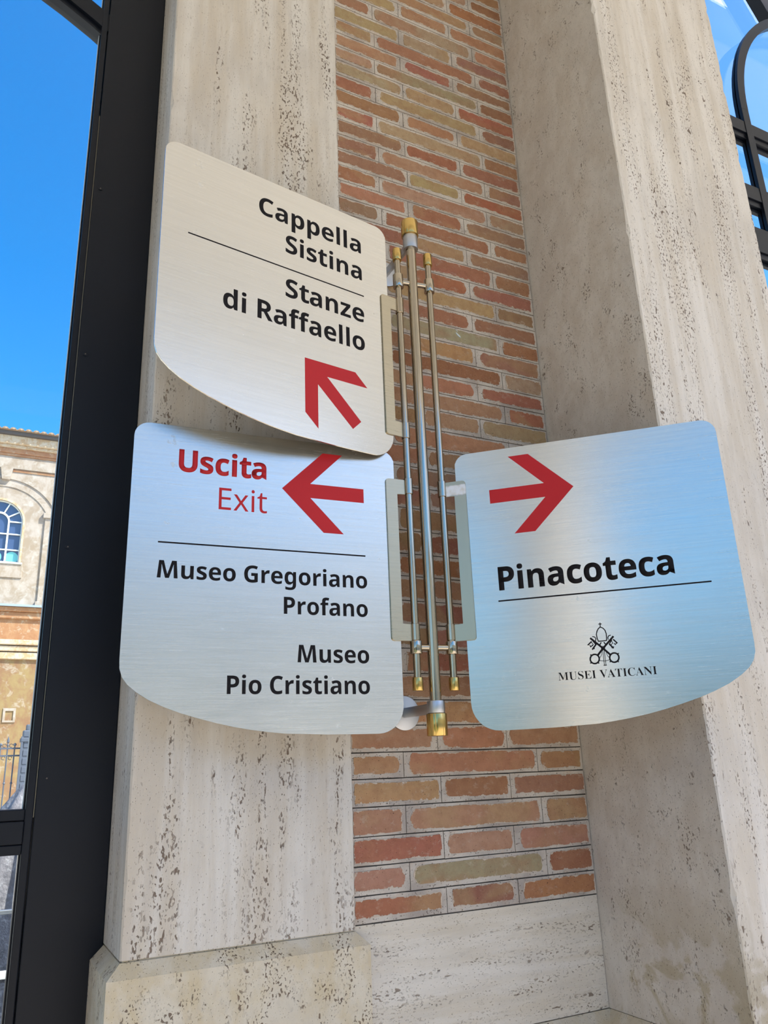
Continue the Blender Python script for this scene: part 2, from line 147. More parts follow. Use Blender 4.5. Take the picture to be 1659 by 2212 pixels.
# ------------------------------------------------------------------ materials
class NT:
    def __init__(s, name):
        s.m = bpy.data.materials.new(name); s.m.use_nodes = True; s.t = s.m.node_tree; s.t.nodes.clear()
        s.out = s.t.nodes.new('ShaderNodeOutputMaterial')
    def n(s, typ, **kw):
        nd = s.t.nodes.new('ShaderNode'+typ)
        for k, v in kw.items(): setattr(nd, k, v)
        return nd
    def l(s, a, b): s.t.links.new(a, b)
    def noise(s, vec, scale, detail=4, rough=0.55, dist=0.0):
        n = s.n('TexNoise'); n.inputs['Scale'].default_value = scale; n.inputs['Detail'].default_value = detail
        n.inputs['Roughness'].default_value = rough; n.inputs['Distortion'].default_value = dist
        s.l(vec, n.inputs['Vector']); return n.outputs['Fac']
    def mapping(s, vec, sc, loc=(0, 0, 0), rot=(0, 0, 0)):
        m = s.n('Mapping'); m.inputs['Scale'].default_value = sc; m.inputs['Location'].default_value = loc; m.inputs['Rotation'].default_value = rot
        s.l(vec, m.inputs['Vector']); return m.outputs[0]
    def ramp(s, fac, a, b, ca=0.0, cb=1.0):
        m = s.n('MapRange'); m.inputs[1].default_value = a; m.inputs[2].default_value = b; m.inputs[3].default_value = ca; m.inputs[4].default_value = cb
        m.interpolation_type = 'SMOOTHSTEP'; s.l(fac, m.inputs[0]); return m.outputs[0]
    def math(s, op, a, b=None, clamp=False):
        m = s.n('Math', operation=op, use_clamp=clamp)
        for i, v in enumerate((a, b)):
            if v is None: continue
            if isinstance(v, (int, float)): m.inputs[i].default_value = v
            else: s.l(v, m.inputs[i])
        return m.outputs[0]
    def mix(s, fac, a, b, mode='MIX'):
        m = s.n('Mix', data_type='RGBA', blend_type=mode)
        for i, v in ((0, fac), (6, a), (7, b)):
            if isinstance(v, (int, float)): m.inputs[i].default_value = v
            elif isinstance(v, tuple): m.inputs[i].default_value = v
            else: s.l(v, m.inputs[i])
        return m.outputs[2]
    def bsdf(s, color, rough=0.6, metal=0.0, normal=None, **kw):
        b = s.n('BsdfPrincipled')
        for k, v in (('Base Color', color), ('Roughness', rough), ('Metallic', metal)):
            if isinstance(v, (int, float, tuple)): b.inputs[k].default_value = v
            else: s.l(v, b.inputs[k])
        for k, v in kw.items(): b.inputs[k.replace('_', ' ')].default_value = v
        if normal is not None: s.l(normal, b.inputs['Normal'])
        s.l(b.outputs[0], s.out.inputs[0]); return b
    def bump(s, h, strength=0.5, dist=0.002, prev=None):
        b = s.n('Bump'); b.inputs['Strength'].default_value = strength; b.inputs['Distance'].default_value = dist
        s.l(h, b.inputs['Height'])
        if prev is not None: s.l(prev, b.inputs['Normal'])
        return b.outputs[0]
    def coord(s, which='Object'): return s.n('TexCoord').outputs[which]
def simple(name, color, rough=0.5, metal=0.0, **kw):
    t = NT(name); t.bsdf(color, rough, metal, **kw); return t.m
def travertine(name, light, warm, grey, along='Z', pit=1.0, stain=None, fine=False, sparse=0.0):
    t = NT(name); co = t.coord()
    sc = {'Z': (1, 1, 0.09), 'X': (0.10, 1, 1), 'D': (1, 1, 0.6)}[along]
    sp = {'Z': (1, 1, 0.50), 'X': (0.50, 1, 1), 'D': (1, 1, 0.75)}[along]
    vs_, vp = t.mapping(co, sc), t.mapping(co, sp)
    s1 = t.noise(vs_, 26, 6, 0.6, 0.3); s2 = t.noise(vs_, 90, 4, 0.6)
    mo = t.noise(co, 4.5, 5, 0.6); mo2 = t.noise(t.mapping(co, (1, 1, 1), (3, 7, 2)), 11, 4, 0.6)
    c = t.mix(t.ramp(s1, 0.35, 0.68), light, warm)
    c = t.mix(t.math('MULTIPLY', t.ramp(s2, 0.45, 0.75), 0.35), c, grey)
    c = t.mix(t.math('MULTIPLY', t.ramp(mo, 0.45, 0.72), 0.55), c, grey)
    c = t.mix(t.math('MULTIPLY', t.ramp(mo2, 0.52, 0.78), 0.4), c, light)
    if stain:
        z = t.n('SeparateXYZ'); t.l(co, z.inputs[0])
        zz = t.ramp(z.outputs[2], H0-0.16, H0-0.38)
        st = t.ramp(t.noise(t.mapping(co, (1, 1, 1), (1.3, 0.4, 0.7)), 9.5, 5, 0.62, 0.5), 0.50, 0.58)
        c = t.mix(t.math('MULTIPLY', t.math('MULTIPLY', st, zz), 0.55), c, stain)
    # pits, gathered in strands
    mask = t.ramp(t.noise(t.mapping(vs_, (1, 1, 1), (5, 2, 9)), 30, 3, 0.6, 0.6), 0.485+sparse, 0.64+sparse)
    p1 = t.ramp(t.noise(vp, 300, 1.5, 0.5, 0.2), 0.585, 0.625)
    big = t.ramp(t.noise(vp, 150, 1.5, 0.5, 0.3), 0.668, 0.700)
    pm = t.math('MULTIPLY', p1, mask); pb = t.math('MULTIPLY', big, t.ramp(mask, 0.0, 0.5, 0.1, 1.0))
    p3 = t.ramp(t.noise(vp, 480 if not fine else 400, 1.5, 0.5), 0.675, 0.72)
    p3 = t.math('MULTIPLY', p3, 0.75 if fine else 0.55)
    f = t.math('MAXIMUM', t.math('MAXIMUM', pm, pb), p3)
    f = t.math('MULTIPLY', f, pit, True)
    dark = t.mix(t.noise(co, 60, 2), srgb(66, 50, 42), srgb(120, 98, 80))
    c = t.mix(t.math('MULTIPLY', f, 0.88), c, dark)
    gr = t.noise(co, 900, 2, 0.6)
    h = t.math('ADD', t.math('MULTIPLY', f, -1.0), t.math('MULTIPLY', t.noise(vp, 60, 5, 0.7), 0.55))
    h = t.math('ADD', h, t.math('MULTIPLY', gr, 0.15))
    nrm = t.bump(h, 0.75, 0.0022)
    t.bsdf(c, t.ramp(s2, 0.3, 0.7, 0.55, 0.8), 0.0, nrm, Specular_IOR_Level=0.3)
    return t.m
TR_L, TR_W, TR_G = srgb(210, 204, 196), srgb(194, 183, 168), srgb(184, 177, 170)
M_pil = travertine('travertine_pilaster', TR_L, TR_W, TR_G, 'Z', 1.0)
M_reveal = travertine('travertine_reveal', srgb(206, 199, 190), srgb(194, 184, 172), srgb(184, 176, 168), 'D', 0.8, stain=srgb(150, 132, 88), fine=True, sparse=0.05)
M_pier = travertine('travertine_pier', srgb(214, 207, 199), srgb(197, 186, 172), srgb(188, 181, 174), 'Z', 1.0, stain=srgb(140, 122, 78), fine=True)
M_base = travertine('travertine_base', srgb(212, 205, 195), srgb(198, 187, 170), srgb(188, 181, 172), 'X', 0.9)
M_plinth = travertine('travertine_plinth', srgb(206, 196, 178), srgb(196, 180, 150), srgb(184, 174, 160), 'D', 1.15)
def mortar_mat():
    t = NT('lime_mortar'); co = t.coord()
    c = t.mix(t.ramp(t.noise(co, 14, 5), 0.35, 0.7), srgb(196, 187, 177), srgb(162, 152, 144))
    c = t.mix(t.math('MULTIPLY', t.ramp(t.noise(co, 70, 4), 0.5, 0.75), 0.5), c, srgb(188, 168, 150))
    pit = t.ramp(t.noise(t.mapping(co, (1, 1, 1), (3, 1, 2)), 330, 2, 0.5), 0.645, 0.69)
    c = t.mix(t.math('MULTIPLY', pit, 0.75), c, srgb(84, 70, 62))
    h = t.math('ADD', t.math('MULTIPLY', pit, -0.8), t.noise(co, 240, 5, 0.7))
    t.bsdf(c, 0.85, 0, t.bump(h, 0.8, 0.0014), Specular_IOR_Level=0.2); return t.m
M_mortar = mortar_mat()
M_groove = simple('dark_joint_grout', srgb(96, 88, 82), 0.9)  # dark tone of the joint backing and screw sockets
def brick_mat():
    t = NT('fired_brick'); co = t.coord(); info = t.n('ObjectInfo'); base = info.outputs['Color']; rnd = info.outputs['Random']
    add = t.n('VectorMath', operation='ADD'); cx = t.n('CombineXYZ'); t.l(t.math('MULTIPLY', rnd, 37.0), cx.inputs[0]); t.l(t.math('MULTIPLY', rnd, 11.0), cx.inputs[2])
    t.l(co, add.inputs[0]); t.l(cx.outputs[0], add.inputs[1]); v = add.outputs[0]
    alt = t.mix(t.ramp(rnd, 0.3, 0.7), srgb(158, 112, 86), srgb(166, 138, 102))
    c = t.mix(t.math('MULTIPLY', t.ramp(t.noise(t.mapping(v, (1, 1, 1.6)), 9, 3, 0.5, 0.6), 0.42, 0.66), 0.6), base, alt)
    c = t.mix(t.math('MULTIPLY', t.ramp(t.noise(v, 55, 5, 0.65), 0.35, 0.75), 0.35), c, srgb(120, 78, 58), 'MIX')
    c = t.mix(t.math('MULTIPLY', t.ramp(t.noise(v, 300, 3, 0.6), 0.55, 0.8), 0.25), c, srgb(206, 160, 120))
    spk = t.ramp(t.noise(v, 420, 1), 0.72, 0.75)
    c = t.mix(t.math('MULTIPLY', spk, 0.8), c, srgb(60, 42, 36))
    a = t.n('Attribute'); a.attribute_name = 'edge'; e = a.outputs['Fac']
    # lime smeared over the rim and in thin films over the face
    ragged = t.math('ADD', e, t.math('MULTIPLY', t.math('SUBTRACT', t.noise(v, 62, 7, 0.72), 0.5), 2.3))
    sm = t.ramp(ragged, 0.92, 1.0)
    film = t.math('MULTIPLY', t.ramp(t.noise(t.mapping(v, (1, 1, 1.4), (4, 4, 4)), 42, 6, 0.75), 0.54, 0.74), t.ramp(e, 0.0, 0.9, 0.40, 0.9))
    sm2 = t.math('MAXIMUM', sm, film)
    lime = t.mix(t.noise(v, 60, 3), srgb(202, 188, 172), srgb(178, 162, 148))
    c = t.mix(sm2, c, lime)
    h = t.math('ADD', t.math('MULTIPLY', t.noise(v, 260, 5, 0.7), 0.8), t.math('MULTIPLY', sm, 0.5))
    t.bsdf(c, 0.85, 0, t.bump(h, 0.7, 0.0012), Specular_IOR_Level=0.2); return t.m
M_brick = brick_mat()
def brushed(name, color, r0, r1, aniso, streak=1.0, bumpd=0.00006):
    t = NT(name); co = t.coord()
    s = t.noise(t.mapping(co, (14, 60, 900)), 1.0, 4, 0.7); s2 = t.noise(t.mapping(co, (5, 60, 260)), 1.0, 3, 0.6)
    blot = t.noise(co, 7, 3)
    r = t.math('ADD', t.ramp(s, 0.25, 0.75, r0, r1), t.math('MULTIPLY', t.math('SUBTRACT', blot, 0.5), 0.06))
    col = t.mix(t.math('MULTIPLY', t.ramp(s2, 0.3, 0.7), 0.22*streak), color, tuple([x*0.75 for x in color[:3]]+[1]))
    smg = t.ramp(t.noise(t.mapping(co, (1, 1, 1), (2, 5, 1)), 26, 5, 0.6), 0.66, 0.72)
    r = t.math('ADD', r, t.math('MULTIPLY', smg, 0.08))
    b = t.bsdf(col, r, 1.0, t.bump(t.math('ADD', s, s2), 0.55, bumpd))
    b.inputs['Anisotropic'].default_value = aniso
    vt = t.n('VectorTransform', vector_type='VECTOR', convert_from='OBJECT', convert_to='WORLD'); vt.inputs[0].default_value = (0, 0, 1)
    t.l(vt.outputs[0], b.inputs['Tangent'])
    return t.m
M_sign = brushed('brushed_stainless_sheet', (0.72, 0.69, 0.625, 1), 0.20, 0.28, 0.55)
M_brkt = brushed('worn_nickel_plate', (0.52, 0.45, 0.32, 1), 0.26, 0.36, 0.2, 1.0)
def tube_mat(name, c, rough):
    t = NT(name); co = t.coord(); s = t.noise(t.mapping(co, (700, 700, 6)), 1.0, 3)
    t.bsdf(c, t.math('ADD', t.math('MULTIPLY', s, 0.08), rough), 1.0, t.bump(t.noise(t.mapping(co, (400, 400, 30)), 1, 2), 0.1, 0.0001)); return t.m
def smear_mat():
    t = NT('nickel_plate_with_chalky_smear'); co = t.coord(); z = t.n('SeparateXYZ'); t.l(co, z.inputs[0])
    band = t.math('MULTIPLY', t.ramp(z.outputs[2], -0.084, -0.074), t.ramp(z.outputs[2], -0.052, -0.060))
    m = t.math('MULTIPLY', t.ramp(t.math('ADD', band, t.math('MULTIPLY', t.noise(co, 120, 4), 0.8)), 0.95, 1.5), 0.9)
    c = t.mix(m, (0.52, 0.45, 0.32, 1), srgb(214, 222, 236))
    t.bsdf(c, t.ramp(m, 0, 1, 0.3, 0.7), t.ramp(m, 0, 1, 1.0, 0.0)); return t.m
M_smear = smear_mat()
M_rod = tube_mat('nickel_plated_tube', (0.46, 0.40, 0.31, 1), 0.07)
M_brass = tube_mat('satin_brass', (0.62, 0.42, 0.14, 1), 0.15)
M_alu = tube_mat('satin_aluminium', (0.50, 0.51, 0.53, 1), 0.32)
M_black = simple('black_vinyl_lettering', srgb(20, 17, 20), 0.6, Specular_IOR_Level=0.15)
M_red = simple('red_vinyl_lettering', srgb(176, 28, 34), 0.5, Specular_IOR_Level=0.3)
def paint_mat():
    t = NT('dark_blue_grey_paint'); co = t.coord()
    c = t.mix(t.ramp(t.noise(t.mapping(co, (1, 1, 0.3)), 3, 4), 0.3, 0.7), srgb(9, 14, 24), srgb(14, 18, 27))
    t.bsdf(c, 0.42, 0, t.bump(t.noise(co, 120, 4), 0.15, 0.0004), Specular_IOR_Level=0.25); return t.m
M_frame = paint_mat()
M_seal = simple('pale_glazing_seal', srgb(190, 200, 205), 0.5)
M_gap_glint = simple('groove_reflection_metal', (0.30, 0.27, 0.20, 1), 0.4, 0.8)  # metal tone imitating the golden reflection in the frame groove
def glass_mat(name, tint):
    t = NT(name); tr = t.n('BsdfTransparent'); tr.inputs[0].default_value = tint
    gl = t.n('BsdfGlossy'); gl.inputs['Roughness'].default_value = 0.01; gl.inputs[0].default_value = (1, 1, 1, 1)
    fr = t.n('Fresnel'); ge = t.n('NewGeometry'); t.l(t.ramp(ge.outputs['Backfacing'], 0.0, 1.0, 1.2, 1/1.2), fr.inputs[0]); mx = t.n('MixShader')
    t.l(fr.outputs[0], mx.inputs[0]); t.l(tr.outputs[0], mx.inputs[1]); t.l(gl.outputs[0], mx.inputs[2]); t.l(mx.outputs[0], t.out.inputs[0]); return t.m
M_glass = glass_mat('window_glass', (0.955, 0.985, 0.99, 1))
def ground_mat():
    t = NT('pale_stone_paving'); co = t.coord()
    br = t.n('TexBrick'); br.inputs['Scale'].default_value = 1.0; br.inputs['Brick Width'].default_value = 0.6; br.inputs['Row Height'].default_value = 0.6
    br.inputs['Mortar Size'].default_value = 0.006; br.inputs['Color1'].default_value = srgb(214, 203, 184); br.inputs['Color2'].default_value = srgb(204, 192, 172); br.inputs['Mortar'].default_value = srgb(120, 110, 98)
    t.l(co, br.inputs['Vector'])
    c = t.mix(t.math('MULTIPLY', t.noise(co, 6, 5), 0.4), br.outputs[0], srgb(176, 160, 138)); t.bsdf(c, 0.8); return t.m
M_ground = ground_mat()
def stucco(name, a, b, c_, s=0.35):
    t = NT(name); co = t.coord()
    c = t.mix(t.ramp(t.noise(t.mapping(co, (1, 1, 0.8)), s*3, 8, 0.72, 0.4), 0.40, 0.60), a, b)
    c = t.mix(t.math('MULTIPLY', t.ramp(t.noise(t.mapping(co, (1, 1, 1), (9, 3, 4)), s*5, 7, 0.7, 0.6), 0.52, 0.66), 0.75), c, c_)
    t.bsdf(c, 0.9, 0, t.bump(t.noise(co, s*12, 4), 0.3, 0.03), Specular_IOR_Level=0.1); return t.m
M_st_up = stucco('weathered_cream_stucco', srgb(176, 164, 150), srgb(156, 140, 120), srgb(184, 176, 164))
M_st_corn = stucco('flaking_cornice_stucco', srgb(200, 184, 158), srgb(184, 154, 116), srgb(204, 192, 172), 0.9)
M_st_or = stucco('orange_ochre_stucco', srgb(172, 132, 96), srgb(162, 118, 84), srgb(186, 168, 142), 0.7)
M_st_low = stucco('peeling_yellow_stucco', srgb(140, 108, 80), srgb(150, 128, 88), srgb(172, 158, 136), 0.4)
M_lead = simple('grey_sheet_flashing', srgb(170, 180, 190), 0.35, 0.4)
M_tile = stucco('clay_roof_tile_surface', srgb(170, 140, 108), srgb(140, 118, 96), srgb(190, 176, 150), 1.5)
M_gutter = simple('dark_gutter_board', srgb(92, 84, 76), 0.7)  # dark brown-grey board under the roof tiles
M_white = simple('white_window_paint', srgb(226, 232, 228), 0.5)
M_dglass = simple('dark_reflecting_pane', srgb(62, 78, 110), 0.12, 0.0, Specular_IOR_Level=0.9)
M_teal = simple('turquoise_pane', srgb(110, 190, 190), 0.3)
M_iron = simple('grey_painted_wrought_iron', srgb(84, 90, 100), 0.55)
M_cloth = stucco('grey_canvas', srgb(138, 134, 136), srgb(110, 108, 112), srgb(170, 168, 168), 3.0)
M_mesh = stucco('dark_mesh_fabric', srgb(40, 46, 58), srgb(58, 64, 78), srgb(86, 92, 104), 9.0)
M_plaster = simple('pale_ceiling_plaster', srgb(234, 234, 234), 0.85)
# ------------------------------------------------------------------ measured setting
D = 1.2626                                  # plane of the brick wall
XL, XJ = 0.5692, (0.6706, 0.7406, 0.8868, 0.9542)
XR = 1.0622
YP = 0.9501                                 # front plane of the right pier
XP = 1.4655
YF = 1.41                                   # plane of the metal glazing
TOP = H0+2.95
ZC = [-0.2314,-0.191,-0.1476,-0.1034,-0.0579,-0.0137,0.0289,0.0733,0.1168,0.1634,0.2083,0.2519,0.2963,0.3429,0.3864,0.4325,0.4782,0.5217,0.5651,0.6095,0.6536,0.6979,0.7392,0.7799,0.8216,0.8651,0.9066,0.9489,0.9917,1.034,1.0773,1.12,1.1623,1.2044,1.2456,1.2867,1.3284,1.3695,1.412,1.4549,1.4973,1.5394,1.5806,1.6211,1.6625,1.7064,1.7511,1.7949,1.8382,1.882,1.9258]
while ZC[-1] < 2.9: ZC.append(ZC[-1]+0.0432)
ZC = [z+H0 for z in ZC]
rnd = random.Random(11)
bm = bmesh.new(); box(bm, -60, 60, -60, 70, -0.3, 0.0); tag(obj('floor', bm, M_ground), kind='structure')
lawn_t = NT('mown_grass'); lawn_t.bsdf(lawn_t.mix(lawn_t.noise(lawn_t.coord(), 30, 5), srgb(62, 84, 40), srgb(92, 110, 58)), 0.9)
bm = bmesh.new(); box(bm, -50, -2.6, -50, -2.6, 0.0, 0.03); tag(obj('floor', bm, lawn_t.m), kind='structure')  # unseen lawn, added to dull the warm ground mirrored in the right sign
bm = bmesh.new(); box(bm, -3.3, 5.0, -1.9, 1.30, TOP, TOP+0.25); tag(obj('added_ceiling', bm, M_plaster), kind='structure')  # unseen roof, added to keep the sun off the wall and signs
# brick wall: backing with the dark scored joints, mortar beds, then every brick
gv = bmesh.new(); box(gv, XL-0.02, XR+0.002, D+0.0035, 1.62, 0, TOP)
wall = tag(obj('wall_back', gv, M_groove), kind='structure')
cells = []
for k in range(len(ZC)-1):
    xs = [XL-0.02, XJ[1], XJ[2], XR-0.0012] if k % 2 == 0 else [XL-0.02, XJ[0], XJ[3], XR-0.0012]
    dx = rnd.uniform(-0.002, 0.002)
    xs = [xs[0], xs[1]+dx, xs[2]+rnd.uniform(-0.002, 0.002), xs[3]]
    for i in range(3): cells.append((k, i, xs[i], xs[i+1], ZC[k], ZC[k+1]))
mb = bmesh.new(); g = 0.0007
for k, i, x0, x1, z0, z1 in cells:
    n = max(3, int((x1-x0)/0.03)); top = []; bot = []
    for j in range(n+1):
        x = x0+g+(x1-x0-2*g)*j/n
        top.append((x, z1-g-abs(rnd.gauss(0, 0.00035)))); bot.append((x, z0+g+abs(rnd.gauss(0, 0.00035))))
    yy = D+rnd.uniform(-0.0003, 0.0003)
    prism(mb, bot+top[::-1], yy, D+0.006)
mort = tag(obj('mortar_bed', mb, M_mortar, wall), kind='stuff')
def soft(c):
    m_ = sum(c)/3; return tuple((m_+(v-m_)*0.84)*0.97 for v in c)
PAL = dict(o=(186, 130, 96), r=(168, 108, 80), t=(178, 144, 108), v=(166, 146, 114), b=(158, 116, 88), p=(180, 126, 98), d=(150, 92, 68))
PAL = {k_: soft(v_) for k_, v_ in PAL.items()}
rows = {0: 'rdr', 1: 'pvd', 2: 'rto', 3: 'pot', 4: 'orb', 5: 'ppt', 6: 'tot', 7: 'bop', 8: 'tbt', 9: 'brb', 10: 'bpb', 11: 'prp', 12: 'rpb', 13: 'brr',
        14: 'bdb', 15: 'tbr', 16: 'rbr', 17: 'bbt', 18: 'pbr', 19: 'bor', 20: 'btv', 21: 'bor', 22: 'tor', 23: 'pdt', 24: 'bob', 25: 'tvr', 26: 'trb', 27: 'btb', 28: 'trr', 29: 'brb',
        30: 'rtb', 31: 'brr', 32: 'prb', 33: 'rtt', 34: 'btr', 35: 'btb', 36: 'brb', 37: 'rtb', 38: 'bpt', 39: 'rtb', 40: 'ttr', 41: 'tvb', 42: 'trb', 43: 'trb', 44: 'ttb', 45: 'bto', 46: 'ttt', 47: 'otv', 48: 'ttr', 49: 'ttd', 50: 'rtb'}
def brick(k, i, x0, x1, z0, z1):
    lx = 0.021 if i == 0 else rnd.uniform(0.004, 0.013)          # the first brick runs in behind the pilaster
    rx = rnd.uniform(0.002, 0.006) if i == 2 else rnd.uniform(0.004, 0.011)
    bz, tz = rnd.uniform(0.0030, 0.0080), rnd.uniform(0.0020, 0.0065)
    if i == 0: lx = 0.0205+rnd.choice((0.0, 0.001, 0.004))
    a0, a1, b0, b1 = x0+lx, x1-rx, z0+bz, z1-tz
    cx, cz, hx, hz = (a0+a1)/2, (b0+b1)/2, (a1-a0)/2, (b1-b0)/2
    cl, cr = rnd.uniform(0.1, 0.6) if i else 0.05, rnd.uniform(0.1, 0.6) if i < 2 else 0.1   # how round the ends are
    ph = [rnd.uniform(0, 6.28) for _ in range(4)]; amp = rnd.uniform(0.0002, 0.0010)
    per = []
    nx = max(5, int(hx*2/0.016))
    def push(x, z): per.append((x, z))
    rl, rr = hz*cl, hz*cr
    for j in range(nx+1): push(a0+rl+(a1-rr-a0-rl)*j/nx, b0)
    for a in (-60, -30, 0, 30, 60): push(a1-rr+rr*math.cos(math.radians(a)), cz+(hz)*math.sin(math.radians(a))*(0.72+0.28*abs(math.sin(math.radians(a)))))
    for j in range(nx+1): push(a1-rr-(a1-rr-a0-rl)*j/nx, b1)
    for a in (120, 150, 180, 210, 240): push(a0+rl+rl*math.cos(math.radians(a)), cz+(hz)*math.sin(math.radians(a))*(0.72+0.28*abs(math.sin(math.radians(a)))))
    out = []
    for x, z in per:
        s = (x-a0)*55
        o = amp*1.3*math.sin(0.7*s+ph[0])+abs(rnd.gauss(0, 0.0004))
        z2 = z-(o if z > cz else -o)*(1 if abs(z-cz) > hz*0.5 else 0.2)
        out.append((x+rnd.gauss(0, 0.0004), min(max(z2, z0+0.0015), z1-0.0015)))
    b = bmesh.new(); lay = b.verts.layers.float.new('edge')
    def ring(ins, y, e):
        r = []
        for x, z in out:
            sx = (x-cx)/max(hx, 1e-4); sz = (z-cz)/hz
            v = b.verts.new((x-sx*ins, y, z-sz*ins)); v[lay] = e; r.append(v)
        return r
    pr = rnd.uniform(0.0006, 0.0016)
    R = [ring(0, D+0.004, 1.0), ring(0.0006, D-pr*0.7, 1.0), ring(0.0075, D-pr, 0.25)]
    n = len(out)
    for A, B in zip(R, R[1:]):
        for j in range(n): b.faces.new((A[j], A[(j+1) % n], B[(j+1) % n], B[j]))
    b.faces.new(R[-1])
    c = rows.get(k, ''.join(rnd.choice('otbrt') for _ in range(3)))[i]
    col = [max(0, min(255, q+rnd.uniform(-7, 7))) for q in PAL[c]]
    o = obj('brick', b, M_brick, wall); o.color = srgb(*col)
for c in cells: brick(*c)
for P4 in ([(0.8405, 0.9020), (0.8425, 0.9010), (0.8455, 0.8975), (0.8440, 0.8970)], [(0.8400, 0.8935), (0.8420, 0.8945), (0.8510, 0.8880), (0.8520, 0.8835), (0.8485, 0.8850), (0.8440, 0.8880)]):
    bm = bmesh.new(); prism(bm, [(x, z+H0) for x, z in P4], D-0.0022, D-0.0008); tag(obj('paint_fleck', bm, M_seal, wall), label='small white fleck of paint')
# travertine course under the bricks, pilaster, its plinth, pier
def column(name, foot, zs, mat, chip=0.0015, parent=None, seed=1):
    """foot: corner list (x, y, chipped) counter-clockwise; chipped corners become worn arrises"""
    r = random.Random(seed); b = bmesh.new(); prev = None; n = len(foot)
    for z in zs:
        ring = []
        for i, (x, y, ch) in enumerate(foot):
            if not ch: ring.append(b.verts.new((x, y, z))); continue
            px, py = foot[i-1][:2]; qx, qy = foot[(i+1) % n][:2]
            w_ = ch*(0.6+0.8*r.random())*(1 if r.random() > 0.06 else 2.2)
            for tx, ty in ((px, py), (qx, qy)):
                L = math.hypot(tx-x, ty-y); ring.append(b.verts.new((x+(tx-x)/L*w_, y+(ty-y)/L*w_, z)))
        if prev:
            m = len(ring)
            for j in range(m): b.faces.new((prev[j], prev[(j+1) % m], ring[(j+1) % m], ring[j]))
        else: b.faces.new(ring[::-1])
        prev = ring
    b.faces.new(prev)
    return obj(name, b, mat, parent)
def zr(a, b_, st):
    n = int((b_-a)/st)+1; return [a+(b_-a)*i/n for i in range(n+1)]
XPL = 0.2134; YPL = D-0.004
zb = H0-0.2337
wl = tag(column('wall_left', [(XPL, 1.62, 0), (XPL, YPL, 0.0022), (XL, YPL, 0.0012), (XL, 1.62, 0)][::1], [zb-0.003]+zr(zb, TOP, 0.02), M_pil, seed=3), kind='structure')
tag(wl, label='travertine pilaster between the dark window frame and the brickwork')
# plinth with splayed top
def plinth(name, x0, x1, y0, yb, zt, p, py, drop, zbot, mat, left=True, right=True, gap=0.0025):
    b = bmesh.new(); xl, xr = (p if left else 0), (p if right else 0)
    lv = [(0.0035, 0.0035, gap+0.0005, zt), (0.0035, 0.0035, gap+0.0005, zt-gap), (0.0, 0.0, 0.0, zt-gap), (-xl, -xr, -py, zt-drop), (-xl, -xr, -py, zbot)]
    prev = None
    for dl, dr, dy, z in lv:
        ring = [b.verts.new(c) for c in ((x0+dl if left else x0, yb, z), (x0+dl if left else x0, y0+dy, z), (x1-dr if right else x1, y0+dy, z), (x1-dr if right else x1, yb, z))]
        if prev:
            for j in range(4): b.faces.new((prev[j], ring[j], ring[(j+1) % 4], prev[(j+1) % 4]))
        else: b.faces.new(ring)
        prev = ring
    b.faces.new(prev[::-1]); return obj(name, b, mat)
tag(plinth('baseboard_left', XPL, XL, YPL, 1.62, zb-0.003, 0.0185, 0.0149, 0.0205, 0.42, M_plinth), kind='structure', label='travertine plinth block with splayed top under the pilaster')
bm = bmesh.new(); box(bm, XL-0.03, XR-0.0012, D+0.0008, 1.6, H0-0.415, ZC[0]-0.0014)
tag(obj('baseboard_back', bm, M_base), kind='structure', label='plain travertine course below the brickwork')
bm = bmesh.new()
pts = [(-0.0, D), (-0.0, D-0.0), (0, 0)]
b = bm; zt = H0-0.4165
vs4 = []
for (xa, yf, ya, z) in ((XL+0.0185, D, YP, zt), (XL+0.0185, D-0.03, YP-0.03, zt-0.03), (XL+0.0185, D-0.03, YP-0.03, 0.0)):
    off = D-yf
    vs4.append([b.verts.new(c) for c in ((xa, 1.6, z), (xa, yf, z), (XR-off, yf, z), (XR-off, ya, z), (XP+off, ya, z), (XP+off, 1.6, z))])
b.faces.new(vs4[0])
for A, B in zip(vs4, vs4[1:]):
    for j in range(6): b.faces.new((A[j], B[j], B[(j+1) % 6], A[(j+1) % 6]))
b.faces.new(vs4[-1][::-1])
tag(obj('baseboard_right', bm, M_plinth), kind='structure', label='lower travertine plinth with splayed top in the corner')
wr = tag(column('wall_right', [(XR, 1.62, 0), (XR, YP, 0.0025), (XP, YP, 0.0025), (XP, 1.62, 0)], [H0-0.4155]+zr(H0-0.41, TOP, 0.016), M_pier, seed=5), kind='structure', label='travertine pier standing forward of the brickwork')
wr.data.materials.append(M_reveal)
for p in wr.data.polygons:
    if abs(p.normal.x) > 0.9: p.material_index = 1
# more wall beyond the left window so the opening is closed off
bm = bmesh.new(); box(bm, -3.0, -1.30, D, 1.62, 0, TOP); tag(obj('wall_left_far', bm, M_pil), kind='structure'); bpy.data.objects['wall_left_far'].name = 'wall_left.001'
bm = bmesh.new(); box(bm, -1.3, XPL, 1.30, 1.62, TOP-0.25, TOP); tag(obj('trim_1', bm, M_pil), kind='structure')
# unseen passage parts, added for shade and mirrored bands: end wall, beam, front piers
bm = bmesh.new(); box(bm, -3.3, -3.0, -0.5, 1.62, 0, TOP); tag(obj('added_wall_end', bm, M_pil), kind='structure')
bm = bmesh.new(); box(bm, -3.3, 5.0, -1.9, -1.55, H0+2.1, TOP); tag(obj('trim_2', bm, M_plaster), kind='structure')  # added beam, mirrored as a cream tone in the upper sign
for x0 in (-2.32, 3.2):
    bm = bmesh.new(); box(bm, x0, x0+0.42, -1.9, -1.55, 0, H0+2.1, 0.01); tag(obj('added_front_pier', bm, M_pil), kind='structure')
